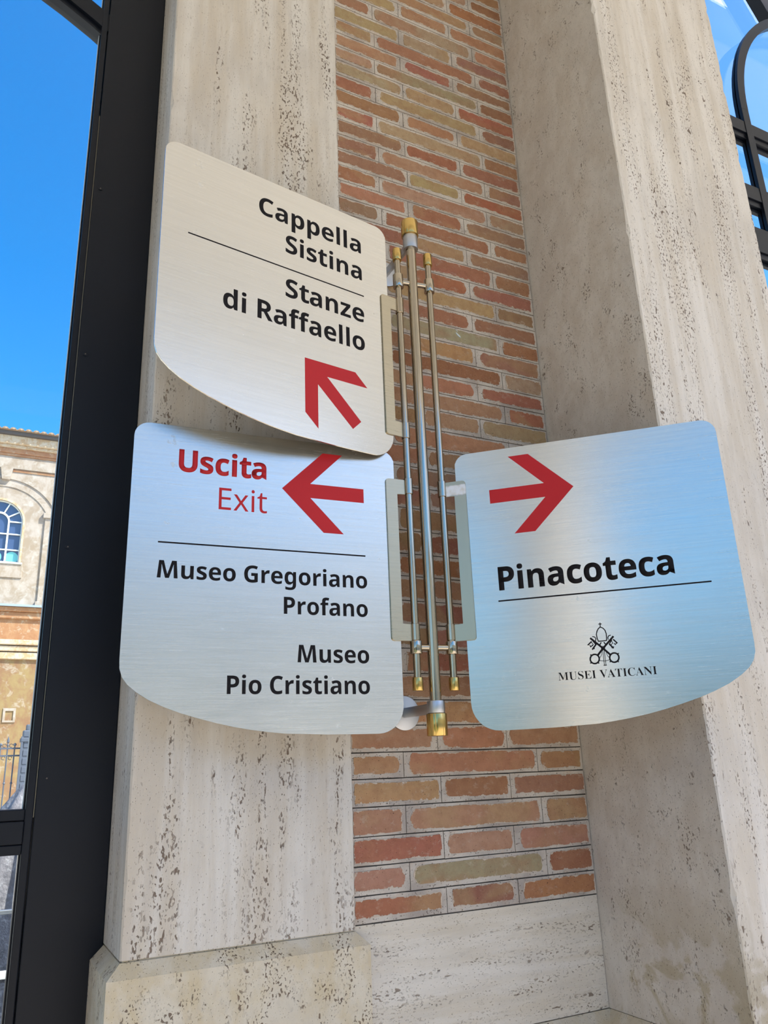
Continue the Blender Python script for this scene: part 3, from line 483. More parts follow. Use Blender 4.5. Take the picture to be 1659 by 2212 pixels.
# ------------------------------------------------------------------ glazing
def zz(v): return v+H0
def rect(bm, x0, x1, z0, z1, y0=YF, y1=YF+0.05, bev=0.0015): box(bm, x0, x1, y0, y1, zz(z0), zz(z1), bev)
def arc_band(bm, cx, cz, r0, r1, a0, a1, y0, y1, n=24):
    P = [(cx+r1*math.cos(a0+(a1-a0)*i/n), cz+r1*math.sin(a0+(a1-a0)*i/n)) for i in range(n+1)]
    Q = [(cx+r0*math.cos(a0+(a1-a0)*i/n), cz+r0*math.sin(a0+(a1-a0)*i/n)) for i in range(n+1)]
    for i in range(n): prism(bm, [Q[i], Q[i+1], P[i+1], P[i]], y0, y1)
win = tag(empty('window_1', (0, 0, 0)), kind='structure', label='dark painted metal window frame left of the pilaster')
b = bmesh.new(); rect(b, 0.0980, XPL-0.0005, -1.49, 3.04); rect(b, -1.2995, -1.185, -1.49, 3.04); obj('stile', b, M_frame, win)
b = bmesh.new()
for x0, x1 in ((0.0845, 0.0966), (-1.1836, -1.1715)):
    rect(b, x0, x1, -1.49, 3.04, YF+0.003, YF+0.045)
rect(b, -1.1715, 0.0845, -0.0540, -0.0372, YF+0.003, YF+0.045); rect(b, -1.1715, 0.0845, -0.1025, -0.0880, YF+0.003, YF+0.045)
obj('glazing_bead', b, M_frame, win)
b = bmesh.new(); rect(b, 0.0966, 0.0978, -0.05, 1.32, YF+0.006, YF+0.04, 0); tag(obj('gap_reflection_strip', b, M_gap_glint, win), label='thin metal strip standing in for a reflection in the frame groove')  # strip added to draw the reflected golden line along the groove
b = bmesh.new(); rect(b, -1.1715, 0.0845, -0.0875, -0.0545, YF, YF+0.048); obj('rail', b, M_frame, win)
b = bmesh.new(); rect(b, 0.0818, 0.0845, -1.49, 3.04, YF+0.016, YF+0.04, 0.0008); obj('inner_bead', b, M_frame, win)
b = bmesh.new(); rect(b, 0.0809, 0.0818, -0.0372, 3.04, YF+0.019, YF+0.030, 0); obj('glass_seal', b, M_seal, win)
b = bmesh.new()
for x0, x1 in ((-1.18, 0.09),):
    rect(b, x0, x1, 3.0, 3.04)
ax, az_, R = -0.545, 0.600, 1.135
arc_band(b, ax, zz(az_), R, R+0.012, math.radians(18), math.radians(162), YF+0.012, YF+0.045, 40)
arc_band(b, ax, zz(az_), R+0.0125, R+0.052, math.radians(18), math.radians(162), YF+0.004, YF+0.05, 40)
obj('arched_bar', b, M_frame, win)
for z0, z1 in ((-0.0372, 3.0), (-1.49, -0.1025)):
    b = bmesh.new(); rect(b, -1.1715, 0.0812, z0, z1, YF+0.022, YF+0.026, 0); obj('pane', b, M_glass, win)
for z in (0.759, 0.385, 0.007, 1.135, -0.37):
    b = bmesh.new(); cyl(b, (0.111, YF+0.001, zz(z)), (0.111, YF-0.0012, zz(z)), 0.0042, 16)
    s_ = obj('screw', b, M_frame, win)
    b = bmesh.new(); cyl(b, (0.111, YF-0.0010, zz(z)), (0.111, YF-0.0015, zz(z)), 0.0014, 6); obj('screw_socket', b, M_groove, s_)
# right glazing
w2 = tag(empty('window_2', (0, 0, 0)), kind='structure', label='dark glazing frame with round arch beyond the pier')
cxA, czA, RA = 2.951, 2.236, 0.668
y0, y1 = YF, YF+0.034
b = bmesh.new(); rect(b, 2.247, 2.283, -1.49, czA, y0, y0+0.012, 0.001); rect(b, 3.619, 3.655, -1.49, czA, y0, y0+0.012, 0.001)
arc_band(b, cxA, zz(czA), RA, RA+0.036, 0, math.pi, y0, y0+0.012, 48); obj('arched_stile', b, M_frame, w2)
b = bmesh.new(); rect(b, 2.256, 2.279, -1.49, czA, y0+0.012, y1, 0); rect(b, 3.623, 3.646, -1.49, czA, y0+0.012, y1, 0)
arc_band(b, cxA, zz(czA), RA+0.004, RA+0.027, 0, math.pi, y0+0.012, y1, 48); obj('arched_stile_web', b, M_frame, w2)
b = bmesh.new(); rect(b, 2.249, 2.256, -1.49, czA, y0+0.018, y0+0.026, 0.001)
arc_band(b, cxA, zz(czA), RA+0.027, RA+0.034, math.pi*0.5, math.pi, y0+0.018, y0+0.026, 24); obj('glazing_bead', b, M_frame, w2)
for z0, z1 in ((2.089, 2.176), (1.786, 1.880), (1.565, 1.700), (0.9, 0.98), (0.1, 0.2)):  # the third transom stands in for a dark mass beyond the window
    b = bmesh.new(); rect(b, 1.60, 3.65, z0+0.035, z1, y0+0.002, y0+0.014, 0.001); rect(b, 1.60, 3.65, z0+0.012, z0+0.034, y0+0.008, y0+0.034, 0.001); rect(b, 1.60, 3.65, z0, z0+0.011, y0+0.02, y0+0.034, 0.001); obj('transom', b, M_frame, w2)
b = bmesh.new()
for x0, x1 in ((1.47, 1.60), (4.2, 4.3)): rect(b, x0, x1, -1.49, 3.25)
rect(b, 1.6, 4.2, 3.17, 3.25); obj('outer_frame', b, M_frame, w2)
for dg in (-1, 1):
    b = bmesh.new(); a = math.radians(90-dg*29.5)
    p0 = Vector((cxA-dg*0+math.cos(a)*(RA+0.03), 0, zz(czA)+math.sin(a)*(RA+0.03))); p1 = Vector((cxA+math.cos(a)*1.06, 0, zz(czA)+math.sin(a)*1.06))
    dirv = (p1-p0).normalized(); nn = Vector((-dirv.z, 0, dirv.x))*0.03
    prism(b, [(q.x, q.z) for q in (p0-nn, p0+nn, p1+nn, p1-nn)], y0+0.004, y0+0.05); obj('radial_bar', b, M_frame, w2)
b = bmesh.new(); rect(b, 1.6, 4.2, -1.49, 3.17, y0+0.062, y0+0.066, 0); obj('pane', b, M_glass, w2)
# ------------------------------------------------------------------ sign post
PM = Vector((0.6734, 1.149)); PLf = Vector((0.6437, 1.153)); PRt = Vector((0.7079, 1.1443))
post = tag(empty('sign_post', (PM.x, D, zz(0.05))), 'wall mounted vertical metal tube post with brass caps holding three signs', 'sign post')
def part(name, build, mat, parent=post, smooth=True, world_off=None):
    b = bmesh.new(); build(b)
    base = post.location
    bmesh.ops.translate(b, verts=b.verts[:], vec=-base)
    o = obj(name, b, mat, parent); return smooth_sharp(o) if smooth else o
def V(p, z): return (p.x, p.y, zz(z))
part('main_pole', lambda b: cyl(b, V(PM, 0.09), V(PM, 1.02), 0.0097, 40), M_rod)
for z0, z1, nm in ((0.0847, 0.1046, 'lower'), (0.9790, 1.0100, 'upper')):
    part('collar', lambda b: bevcyl(b, V(PM, z0), V(PM, z1), 0.0148, 0.0008, 40), M_alu)
part('brass_cap', lambda b: bevcyl(b, V(PM, 0.0490), V(PM, 0.0842), 0.0172, 0.0010, 40), M_brass)
part('brass_cap', lambda b: bevcyl(b, V(PM, 1.0105), V(PM, 1.0440), 0.0172, 0.0010, 40), M_brass)
for z in (0.0935, 0.9945):
    part('arm', lambda b: box(b, PM.x-0.0035, PM.x+0.0035, PM.y+0.012, D-0.004, zz(z-0.0085), zz(z+0.0085), 0.0015), M_alu)
    part('wall_disc', lambda b: bevcyl(b, (PM.x, D-0.0045, zz(z)), (PM.x, D+0.001, zz(z)), 0.0296, 0.0008, 48), M_alu)
for z in (0.1918, 0.9005):
    part('cross_bar', lambda b: cyl(b, V(PLf, z), V(PRt, z), 0.0054, 24), M_rod)
    for P in (PLf, PRt): part('ring_collar', lambda b: bevcyl(b, V(P, z-0.0108 if z < .5 else z-0.0142), V(P, z+0.0106 if z < .5 else z+0.0143), 0.0101, 0.0006, 32), M_rod)
for P in (PLf, PRt):
    rod = part('side_rod', lambda b: cyl(b, V(P, 0.14), V(P, 0.95), 0.0061, 32), M_rod)
    for z0, z1 in ((0.1208, 0.1423), (0.9480, 0.9736)):
        c = part('brass_cap', lambda b: bevcyl(b, V(P, z0), V(P, z1), 0.0089, 0.0007, 32), M_brass, rod)
# ------------------------------------------------------------------ lettering
def glyph_curve(cu, style, ch, ox, splay=0.0):
    for sp in GL[style][ch][1]:
        n = len(sp)//6; s = cu.splines.new('BEZIER'); s.bezier_points.add(n-1)
        for i in range(n):
            q = [v/1000 for v in sp[i*6:i*6+6]]
            bp = s.bezier_points[i]
            bp.handle_left_type = bp.handle_right_type = 'FREE'
            f = lambda x, y: (x+ox+((x-0.316)*splay*(0.5-y/0.48)), y, 0)
            bp.handle_left = f(q[0], q[1]); bp.co = f(q[2], q[3]); bp.handle_right = f(q[4], q[5])
        s.use_cyclic_u = True; s.resolution_u = 6
KERN = {'Us': -0.02, 'ta': -0.03, 'Pi': -0.0}
def lettering(text, style, x0, x1, zbase, cap, mat, parent, y, offset=0.0, sp=1.0, top=0.4795, label=None):
    """a line of cut vinyl letters between x0 and x1 on the given baseline, one object per word"""
    lay = []; ox = 0; first = None; last = 0; wd = 0
    for i, ch in enumerate(text):
        if ch == ' ': ox += 0.17 if style == 'bold' else 0.2; wd += 1; continue
        gd = GL[style][ch]; xs = [v/1000 for s in gd[1] for v in s[2::6]]
        if i and text[i-1]+ch in KERN: ox += KERN[text[i-1]+ch]
        if first is None: first = ox+min(xs)
        lay.append((wd, ch, ox)); last = ox+max(xs); ox += gd[0]/1000*sp
    sx = (x1-x0)/(last-first); sz = cap/top
    for w_ in range(wd+1):
        cu = bpy.data.curves.new('lettering', 'CURVE'); cu.dimensions = '2D'; cu.fill_mode = 'BOTH'; cu.offset = offset
        for k, ch, o_ in lay:
            if k == w_: glyph_curve(cu, style, ch, o_, 0.16 if (style == 'bold' and ch == 'M') else 0.0)
        t = bpy.data.objects.new('t', cu); COL.objects.link(t)
        me = bpy.data.meshes.new_from_object(t); bpy.data.objects.remove(t)
        for v in me.vertices: v.co = Vector((x0+(v.co.x-first)*sx, y, zbase+v.co.y*sz))
        b = bmesh.new(); b.from_mesh(me); bmesh.ops.remove_doubles(b, verts=b.verts[:], dist=1e-6)
        r = bmesh.ops.extrude_face_region(b, geom=b.faces[:]); bmesh.ops.translate(b, verts=[v for v in r['geom'] if isinstance(v, bmesh.types.BMVert)], vec=(0, 0.00025, 0))
        o = obj('lettering', b, mat, parent)
        if label: o['label'] = label
# ------------------------------------------------------------------ the three sign panels (local: x along the panel from the rod, z up from the panel top)
PROF = [(0.2250,-0.4820),(0.2500,-0.4793),(0.2760,-0.4758),(0.3020,-0.4712),(0.3276,-0.4655),(0.3540,-0.4585),(0.3800,-0.4508),(0.4030,-0.4424),(0.4250,-0.4325),(0.4430,-0.4215),(0.4560,-0.4110),(0.4640,-0.4005),(0.4682,-0.3880),(0.4690,-0.3750)]
def panel_outline():
    P = [(0.0262, -0.020)]
    for a in range(180, 89, -15): P.append((0.0262+0.0215+0.0215*math.cos(math.radians(a)), -0.0215+0.0215*math.sin(math.radians(a))))
    for a in range(90, -1, -15): P.append((0.4690-0.0235+0.0235*math.cos(math.radians(a)), -0.0235+0.0235*math.sin(math.radians(a))))
    P += PROF[::-1]
    P += [(0.16, -0.4845), (0.11, -0.4850)]
    for a in range(270, 179, -10): P.append((0.0262+0.045+0.045*math.cos(math.radians(a)), -0.485+0.045+0.045*math.sin(math.radians(a))))
    out = []
    for p in P:
        if not out or math.hypot(p[0]-out[-1][0], p[1]-out[-1][1]) > 0.0004: out.append(p)
    return out
def sign(az_deg, P, side, top, brk, sleeves, label):
    """brk = bracket outer top/inner top/inner bottom/outer bottom heights (relative camera height)"""
    s = empty('direction_sign', (P.x, P.y, zz(top)), math.radians(90-az_deg)); tag(s, label, 'sign', 'hanging direction signs')
    bm = bmesh.new(); pts = [(x*side, z) for x, z in panel_outline()]
    if side < 0: pts = pts[::-1]
    prism(bm, pts, 0.0016, 0.0040)
    bmesh.ops.bevel(bm, geom=[e for e in bm.edges if abs(e.verts[0].co.y-e.verts[1].co.y) < 1e-6], offset=0.0004, segments=2, affect='EDGES')
    obj('panel', bm, M_sign, s)
    t0, t1, t2, t3 = [v-top for v in brk]
    xo, xi, xr, r = 0.0432, 0.0229, 0.0070, 0.0055
    O = [(xr, t0), (xo-r, t0)]+[(xo-r+r*math.cos(math.radians(a)), t0-r+r*math.sin(math.radians(a))) for a in (60, 30, 0)]
    O += [(xo-r+r*math.cos(math.radians(a)), t3+r+r*math.sin(math.radians(a))) for a in (0, -30, -60)]+[(xo-r, t3), (xr, t3), (xr, t2), (xi, t2), (xi, t1), (xr, t1)]
    O = [(x*side, z) for x, z in O]
    if side < 0: O = O[::-1]
    bm = bmesh.new(); prism(bm, O, -0.0012, 0.0014)
    bmesh.ops.bevel(bm, geom=[e for e in bm.edges if abs(e.verts[0].co.y-e.verts[1].co.y) < 1e-6], offset=0.0005, segments=2, affect='EDGES')
    tag(obj('hinge_plate', bm, M_smear if side > 0 else M_brkt, s), label='worn C shaped plate joining panel and rod')
    for z0, z1 in sleeves:
        bm = bmesh.new(); ringtube(bm, (0, 0, z0-top), (0, 0, z1-top), 0.0079, 0.0064); smooth_sharp(obj('sleeve', bm, M_rod, s))
    return s
YT = 0.00145
def flat(name, polys, mat, parent, dy=0.0):
    b = bmesh.new()
    for p in polys: prism(b, p, YT+dy, 0.0018)
    return obj(name, b, mat, parent)
def rule(x0, x1, z, parent): return flat('rule_line', [[(x0, z-0.0012), (x1, z-0.0012), (x1, z+0.0012), (x0, z+0.0012)]], M_black, parent)
T1, T2, T3 = 1.0095, 0.5397, 0.5387
s1 = sign(81.34, PLf, -1, T1, (0.8590, 0.8325, 0.5991, 0.5702), ((0.8289, 0.8617), (0.5688, 0.5991)), 'upper left brushed steel sign reading Cappella Sistina with diagonal red arrow')
s2 = sign(94.23, PLf, -1, T2, (0.4882, 0.4608, 0.2306, 0.2022), ((0.4617, 0.4909), (0.2031, 0.2310)), 'lower left brushed steel sign reading Uscita Exit with left pointing red arrow')
s3 = sign(133.32, PRt, 1, T3, (0.4882, 0.4608, 0.2306, 0.2022), ((0.4617, 0.4911), (0.2041, 0.2317)), 'right brushed steel sign reading Pinacoteca with right pointing red arrow')
def L(t, st, x0, x1, zb_, cap, mat, s, T, **kw): return lettering(t, st, x0, x1, zb_-T, cap, mat, s, YT, **kw)
L('Cappella', 'bold', -0.2984, -0.0847, 0.9325, 0.0366, M_black, s1, T1)
L('Sistina', 'bold', -0.2458, -0.0845, 0.8732, 0.0366, M_black, s1, T1)
rule(-0.4243, -0.0813, 0.8400-T1, s1)
L('Stanze', 'bold', -0.2456, -0.0820, 0.7832, 0.0366, M_black, s1, T1)
L('di Raffaello', 'bold', -0.3602, -0.0826, 0.7238, 0.0366, M_black, s1, T1)
A1 = [(-.2084,.6750),(-.1052,.6750),(-.0804,.6500),(-.1643,.6500),(-.0957,.5807),(-.1132,.5632),(-.1829,.6309),(-.1829,.5480),(-.2080,.5731)]
def fl(A, T, name='arrow', s=None):
    b = bmesh.new(); prism(b, [(x, z-T) for x, z in A], YT, 0.0018); o = obj(name, b, M_red, s); return tag(o, label='red arrow')
fl(A1, T1, s=s1)
A2 = [(-.1584,.5216),(-.1230,.5216),(-.1810,.4634),(-.0850,.4634),(-.0850,.4382),(-.1811,.4382),(-.1229,.3790),(-.1583,.3790),(-.2300,.4507)]
fl(A2, T2, s=s2)
fl([(-x-0.0003, z+0.0006) for x, z in A2], T3, s=s3)
L('Uscita', 'bold', -0.3986, -0.2571, 0.4626, 0.0370, M_red, s2, T2, offset=0.006, label='red lettering')
L('Exit', 'reg', -0.3338, -0.2552, 0.4045, 0.0366, M_red, s2, T2, label='red lettering')
rule(-0.4244, -0.0850, 0.3438-T2, s2)
L('Museo Gregoriano', 'bold', -0.4223, -0.0834, 0.2880, 0.0272, M_black, s2, T2)
L('Profano', 'bold', -0.2263, -0.0838, 0.2402, 0.0272, M_black, s2, T2)
L('Museo', 'bold', -0.2028, -0.0838, 0.1646, 0.0272, M_black, s2, T2)
L('Pio Cristiano', 'bold', -0.3135, -0.0841, 0.1160, 0.0272, M_black, s2, T2)
L('Pinacoteca', 'bold', 0.0885, 0.3710, 0.2828, 0.0400, M_black, s3, T3, offset=0.006)
rule(0.0849, 0.4234, 0.2644-T3, s3)
L('MUSEI VATICANI', 'serif', 0.1709, 0.3230, 0.1264, 0.0125, M_black, s3, T3, offset=-0.005, top=0.4553)
# emblem: crossed keys under a mitre
def E_(X, Y):
    return (0.2459+(X-733-(Y-228)*0.124)*1.41e-4, 0.2133-((Y-228)+0.0704*(X-733))*1.462e-4-T3)
def es(pts, wpx): return stroke([E_(*p) for p in pts], wpx*1.62e-4)
def ering(cx, cy, r, wpx, n=20): return es([(cx+r*math.cos(2*math.pi*i/n), cy+r*math.sin(2*math.pi*i/n)) for i in range(n+1)], wpx)
em = []
em += es([(733, 226), (737, 272)], 9)+es([(717, 240), (749, 238)], 9)
em += es([(737, 272), (716, 289), (701, 318), (694, 352), (702, 392), (716, 428), (762, 425), (806, 420), (806, 385), (802, 345), (790, 310), (768, 286), (737, 272)], 10)
em += es([(630, 396), (768, 505), (852, 578)], 19)+es([(878, 378), (768, 505), (708, 582)], 19)
em += ering(677, 620, 50, 15)+ering(890, 605, 50, 15)
for cx, cy in ((677, 620), (890, 605)):
    for dx_, dy_ in ((-1, -1), (1, 1), (-1, 1), (1, -1)):
        if (cx == 677 and (dx_, dy_) == (1, -1)) or (cx == 890 and (dx_, dy_) == (-1, -1)): continue
        em += es([(cx+dx_*36, cy+dy_*36), (cx+dx_*46, cy+dy_*46)], 12)
em += es([(640, 432), (602, 468)], 13)+es([(622, 470), (632, 490), (650, 470)], 9)+es([(690, 462), (652, 516)], 15)+es([(655, 500), (675, 510)], 9)+es([(655, 425), (690, 465)], 10)+es([(640, 440), (660, 462), (650, 480)], 7)
em += es([(880, 410), (922, 448)], 13)+es([(920, 440), (902, 465), (888, 452)], 9)+es([(838, 460), (880, 502)], 15)+es([(862, 500), (885, 488)], 9)+es([(862, 415), (836, 460)], 10)+es([(862, 425), (872, 448), (858, 466)], 7)
em += es([(652, 376), (676, 382), (690, 402), (684, 424)], 9)+es([(850, 362), (828, 370), (820, 390), (824, 410)], 9)
em += es([(746, 442), (734, 464)], 11)+es([(778, 440), (794, 460)], 11)
em += ering(768, 502, 20, 6, 14)+es([(764, 520), (783, 684)], 6)+es([(780, 520), (800, 684)], 6)+es([(776, 687), (806, 685)], 8)
em += es([(752, 530), (754, 562), (744, 592), (724, 614)], 5)+es([(800, 528), (806, 560), (820, 590), (842, 608)], 5)+es([(734, 638), (788, 642), (838, 630)], 5)
b = bmesh.new()
for i, p in enumerate(em): prism(b, p, YT-0.0000006*(i % 60), 0.0018)
tag(obj('emblem', b, M_black, s3), label='crossed keys and mitre emblem')
# ------------------------------------------------------------------ the palace beyond the window
FY = 50.0
pal = tag(empty('palace', (0, FY, 0)), 'weathered cream and ochre palace front with arched window seen through the glass', 'building')
def fb(name, bld, mat, parent=pal, label=None):
    b = bmesh.new(); bld(b); bmesh.ops.translate(b, verts=b.verts[:], vec=(0, -FY, 0)); o = obj(name, b, mat, parent)
    if label: o['label'] = label
    return o
FX0, FX1 = -14, 12
def wall_with_arch(b):
    # front wall around the arched window (cut as an outline with a notch)
    pts = [(FX0, zz(9.8)), (-1.3, zz(9.8)), (-1.3, zz(14.92))]
    pts += [(1.3*math.cos(math.radians(a)), zz(14.92)+1.3*math.sin(math.radians(a))) for a in range(165, 0, -15)]
    pts += [(1.3, zz(14.92)), (1.3, zz(9.8)), (FX1, zz(9.8)), (FX1, zz(18.6)), (FX0, zz(18.6))]
    prism(b, pts, FY, FY+0.5)
    box(b, -1.3, 1.3, FY, FY+0.5, zz(9.8), zz(12.38))
fb('upper_wall', wall_with_arch, M_st_up)
fb('frieze', lambda b: box(b, FX0, FX1, FY-0.12, FY+0.5, zz(18.25), zz(19.05), 0.02), M_st_up)
fb('brick_band', lambda b: (box(b, FX0, FX1, FY-0.2, FY+0.5, zz(19.05), zz(19.2), 0.02), box(b, FX0, FX1, FY-0.28, FY+0.5, zz(19.2), zz(19.5), 0.02)), M_st_or, label='orange band of worn cornice bricks')
fb('cornice', lambda b: (box(b, FX0, FX1, FY-0.4, FY+0.5, zz(19.5), zz(19.7), 0.03), box(b, FX0, FX1, FY-0.55, FY+0.5, zz(19.7), zz(20.25), 0.05)), M_st_corn)
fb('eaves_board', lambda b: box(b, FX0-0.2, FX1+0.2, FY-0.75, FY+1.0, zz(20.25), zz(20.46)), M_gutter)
def keystone(b): prism(b, [(-0.11, zz(17.5)), (0.34, zz(17.5)), (0.45, zz(18.25)), (-0.24, zz(18.25))], FY-0.22, FY+0.1)
fb('keystone', keystone, M_st_up)
fb('blind_arch', lambda b: arc_band(b, 0.1, zz(14.35), 3.25, 3.42, 0.35, math.pi-0.35, FY-0.06, FY+0.1, 30), M_st_up)
fb('blind_arch', lambda b: arc_band(b, 0.1, zz(14.35), 2.75, 2.85, 0.3, math.pi-0.3, FY-0.04, FY+0.1, 30), M_st_up)
fb('string_line', lambda b: box(b, 0.45, FX1, FY-0.05, FY+0.1, zz(18.08), zz(18.22)), M_st_or, label='thin orange line under the frieze')
for xs in (2.5, -3.1):
    fb('pier_strip', lambda b: (box(b, xs, xs+0.8, FY-0.10, FY+0.1, zz(9.8), zz(15.3), 0.02), box(b, xs-0.12, xs+0.9, FY-0.2, FY+0.1, zz(15.3), zz(15.62), 0.03), box(b, xs-0.1, xs+0.9, FY-0.2, FY+0.1, zz(9.8), zz(10.15), 0.02)), M_st_up)
fb('window_apron', lambda b: box(b, -1.55, 1.55, FY-0.07, FY+0.1, zz(11.5), zz(12.32), 0.02), M_st_up)
fb('window_sill', lambda b: box(b, -1.5, 1.5, FY-0.14, FY+0.2, zz(12.32), zz(12.42), 0.02), M_white)
fb('window_surround', lambda b: (arc_band(b, 0, zz(14.92), 1.3, 1.42, 0, math.pi, FY-0.05, FY+0.2, 30), box(b, 1.3, 1.42, FY-0.05, FY+0.2, zz(12.4), zz(14.92)), box(b, -1.42, -1.3, FY-0.05, FY+0.2, zz(12.4), zz(14.92))), M_st_corn, label='ochre moulding round the window')
wf = None
def wframe(b):
    arc_band(b, 0, zz(14.92), 1.24, 1.31, 0, math.pi, FY+0.12, FY+0.22, 30); arc_band(b, 0, zz(14.92), 0.50, 0.60, 0, math.pi, FY+0.10, FY+0.2, 20)
    for x in (-0.55, 0.55): box(b, x-0.05, x+0.05, FY+0.10, FY+0.2, zz(12.42), zz(14.92))
    for x in (-1.27, 1.27): box(b, x-0.035, x+0.035, FY+0.12, FY+0.22, zz(12.42), zz(14.92))
    for z in (12.46, 13.21, 14.18, 14.95): box(b, -1.27, 1.27, FY+0.11, FY+0.2, zz(z-0.035), zz(z+0.035)) if z < 14.9 else (box(b, 0.6, 1.27, FY+0.11, FY+0.2, zz(z-0.035), zz(z+0.035)), box(b, -1.27, -0.6, FY+0.11, FY+0.2, zz(z-0.035), zz(z+0.035)))
    for a in (32, 66, 114, 148):
        c, s_ = math.cos(math.radians(a)), math.sin(math.radians(a)); p0 = (0.58*c, zz(14.92)+0.58*s_); p1 = (1.26*c, zz(14.92)+1.26*s_)
        for q in stroke([p0, p1], 0.07): prism(b, q, FY+0.11, FY+0.2)
wf = fb('window_frame', wframe, M_white)
pts = [(-1.3, zz(12.4)), (1.3, zz(12.4))]+[(1.3*math.cos(math.radians(a)), zz(14.92)+1.3*math.sin(math.radians(a))) for a in range(0, 181, 12)]
fb('pane', lambda b: prism(b, pts, FY+0.24, FY+0.26), M_dglass, wf)
for cx_ in (0.9, 0.0, -0.9):
    def fan(b, cx_=cx_):
        prism(b, [(cx_+0.36*math.cos(math.radians(a)), zz(12.76)+0.36*math.sin(math.radians(a))) for a in range(0, 360, 20)], FY+0.215, FY+0.235)
    o = fb('coloured_pane', fan, M_teal, wf, 'round turquoise pane at the window foot')
# roof tiles: every cap tile along the eaves
tb = bmesh.new()
for i in range(9):
    pass
n = 8
for yy, rr in ((-0.95, 0.17), (0.7, 0.15)):
    pass
ringA = [tb.verts.new((0.17*math.cos(math.pi*i/n), -0.95, 0.13*math.sin(math.pi*i/n))) for i in range(n+1)]
ringB = [tb.verts.new((0.15*math.cos(math.pi*i/n), 0.7, 0.13*math.sin(math.pi*i/n)+0.42)) for i in range(n+1)]
for i in range(n): tb.faces.new((ringA[i], ringA[i+1], ringB[i+1], ringB[i]))
tb.faces.new(ringA[::-1]); tb.faces.new(ringB)
tme = bpy.data.meshes.new('roof_tile'); tb.to_mesh(tme); tb.free(); tme.materials.append(M_tile)
roof = fb('roof', lambda b: prism(b, [(FX0-0.2, zz(20.46)), (FX1+0.2, zz(20.46)), (FX1+0.2, zz(20.50)), (FX0-0.2, zz(20.50))], FY-0.9, FY+1.0), M_tile)
x = FX0
while x < FX1:
    t_ = bpy.data.objects.new('roof_tile', tme); COL.objects.link(t_); t_.parent = roof; t_.location = (x, 0.0, zz(20.47)+rnd.uniform(-0.01, 0.01)); x += 0.43
# lower storey
fb('belt_flashing', lambda b: box(b, FX0, FX1, FY-0.62, FY+0.3, zz(9.72), zz(9.84)), M_lead, label='pale metal strip over the belt course')
fb('belt_course', lambda b: (box(b, FX0, FX1, FY-0.5, FY+0.5, zz(9.45), zz(9.72), 0.05), box(b, FX0, FX1, FY-0.35, FY+0.5, zz(9.05), zz(9.45), 0.05)), M_st_or)
fb('attic_band', lambda b: box(b, FX0, FX1, FY-0.2, FY+0.5, zz(7.85), zz(9.05)), M_st_or)
fb('moulding', lambda b: (box(b, FX0, FX1, FY-0.42, FY+0.5, zz(7.55), zz(7.85), 0.05), box(b, FX0, FX1, FY-0.32, FY+0.5, zz(7.2), zz(7.5), 0.04), box(b, FX0, FX1, FY-0.26, FY+0.5, zz(6.75), zz(7.15), 0.04)), M_st_corn)
fb('lower_wall', lambda b: box(b, FX0, FX1, FY-0.12, FY+0.5, 0, zz(6.9)), M_st_low)
fb('blocked_opening', lambda b: (box(b, 1.35, 2.0, FY-0.17, FY+0.1, zz(3.9), zz(4.05)), box(b, 1.35, 1.47, FY-0.17, FY+0.1, zz(3.38), zz(3.9)), box(b, 1.88, 2.0, FY-0.17, FY+0.1, zz(3.38), zz(3.9)), box(b, 1.35, 2.0, FY-0.17, FY+0.1, zz(3.28), zz(3.38))), M_st_up, label='square of pale mortar on the wall')
# ------------------------------------------------------------------ iron fence, gate post
GY = 25.0
fen = tag(empty('iron_fence', (0, GY, 0)), 'grey wrought iron fence with spear and ball finials in front of palace', 'fence')
def gb(name, bld, mat, parent=fen):
    b = bmesh.new(); bld(b); bmesh.ops.translate(b, verts=b.verts[:], vec=(0, -GY, 0)); return obj(name, b, mat, parent)
for z in (0.945, 0.752, -1.2): gb('rail', lambda b: box(b, -4.0, 1.22, GY-0.02, GY+0.02, zz(z-0.022), zz(z+0.022)), M_iron)
x = 1.07; k = 0
while x > -4.0:
    o = gb('bar', lambda b: (cyl(b, (x, GY, 0.0), (x, GY, zz(1.0)), 0.018, 8), cyl(b, (x, GY, zz(0.0)), (x, GY, zz(0.06)), 0.03, 8, [(0, 0.018), (0.03, 0.036), (0.06, 0.018)])), M_iron)
    if k % 2: gb('finial', lambda b: cyl(b, (x, GY, zz(0.99)), (x, GY, zz(1.27)), 0.03, 8, [(0, 0.018), (0.04, 0.03), (0.09, 0.015), (0.13, 0.036), (0.19, 0.028), (0.28, 0.002)]), M_iron, o)
    else: gb('finial', lambda b: cyl(b, (x, GY, zz(0.99)), (x, GY, zz(1.09)), 0.03, 10, [(0, 0.018), (0.02, 0.02), (0.04, 0.038), (0.06, 0.042), (0.085, 0.03), (0.10, 0.004)]), M_iron, o)
    for sx in (-1, 1):
        for zc in ((1.02 if k % 2 else None), (0.69 if k % 2 else None)):
            if zc is None: continue
            cx_ = x+sx*0.085
            gb('scroll', lambda b: [prism(b, q, GY-0.008, GY+0.008) for q in stroke([(cx_+0.045*math.cos(a/3), zz(zc)+0.045*math.sin(a/3)) for a in range(0, 17)], 0.014)], M_iron, o)
    x -= 0.178; k += 1
gp = tag(empty('gate_pier', (1.42, GY, 0)), 'grey blue panelled iron gate pier at end of fence', 'gate pier')
def pb(name, bld): 
    b = bmesh.new(); bld(b); bmesh.ops.translate(b, verts=b.verts[:], vec=(-1.42, -GY, 0)); return obj(name, b, M_iron, gp)
pb('shaft', lambda b: box(b, 1.23, 1.62, GY-0.2, GY+0.2, 0.0, zz(1.10), 0.01))
pb('corner_bar', lambda b: box(b, 1.20, 1.26, GY-0.24, GY-0.18, 0.0, zz(1.25), 0.005))
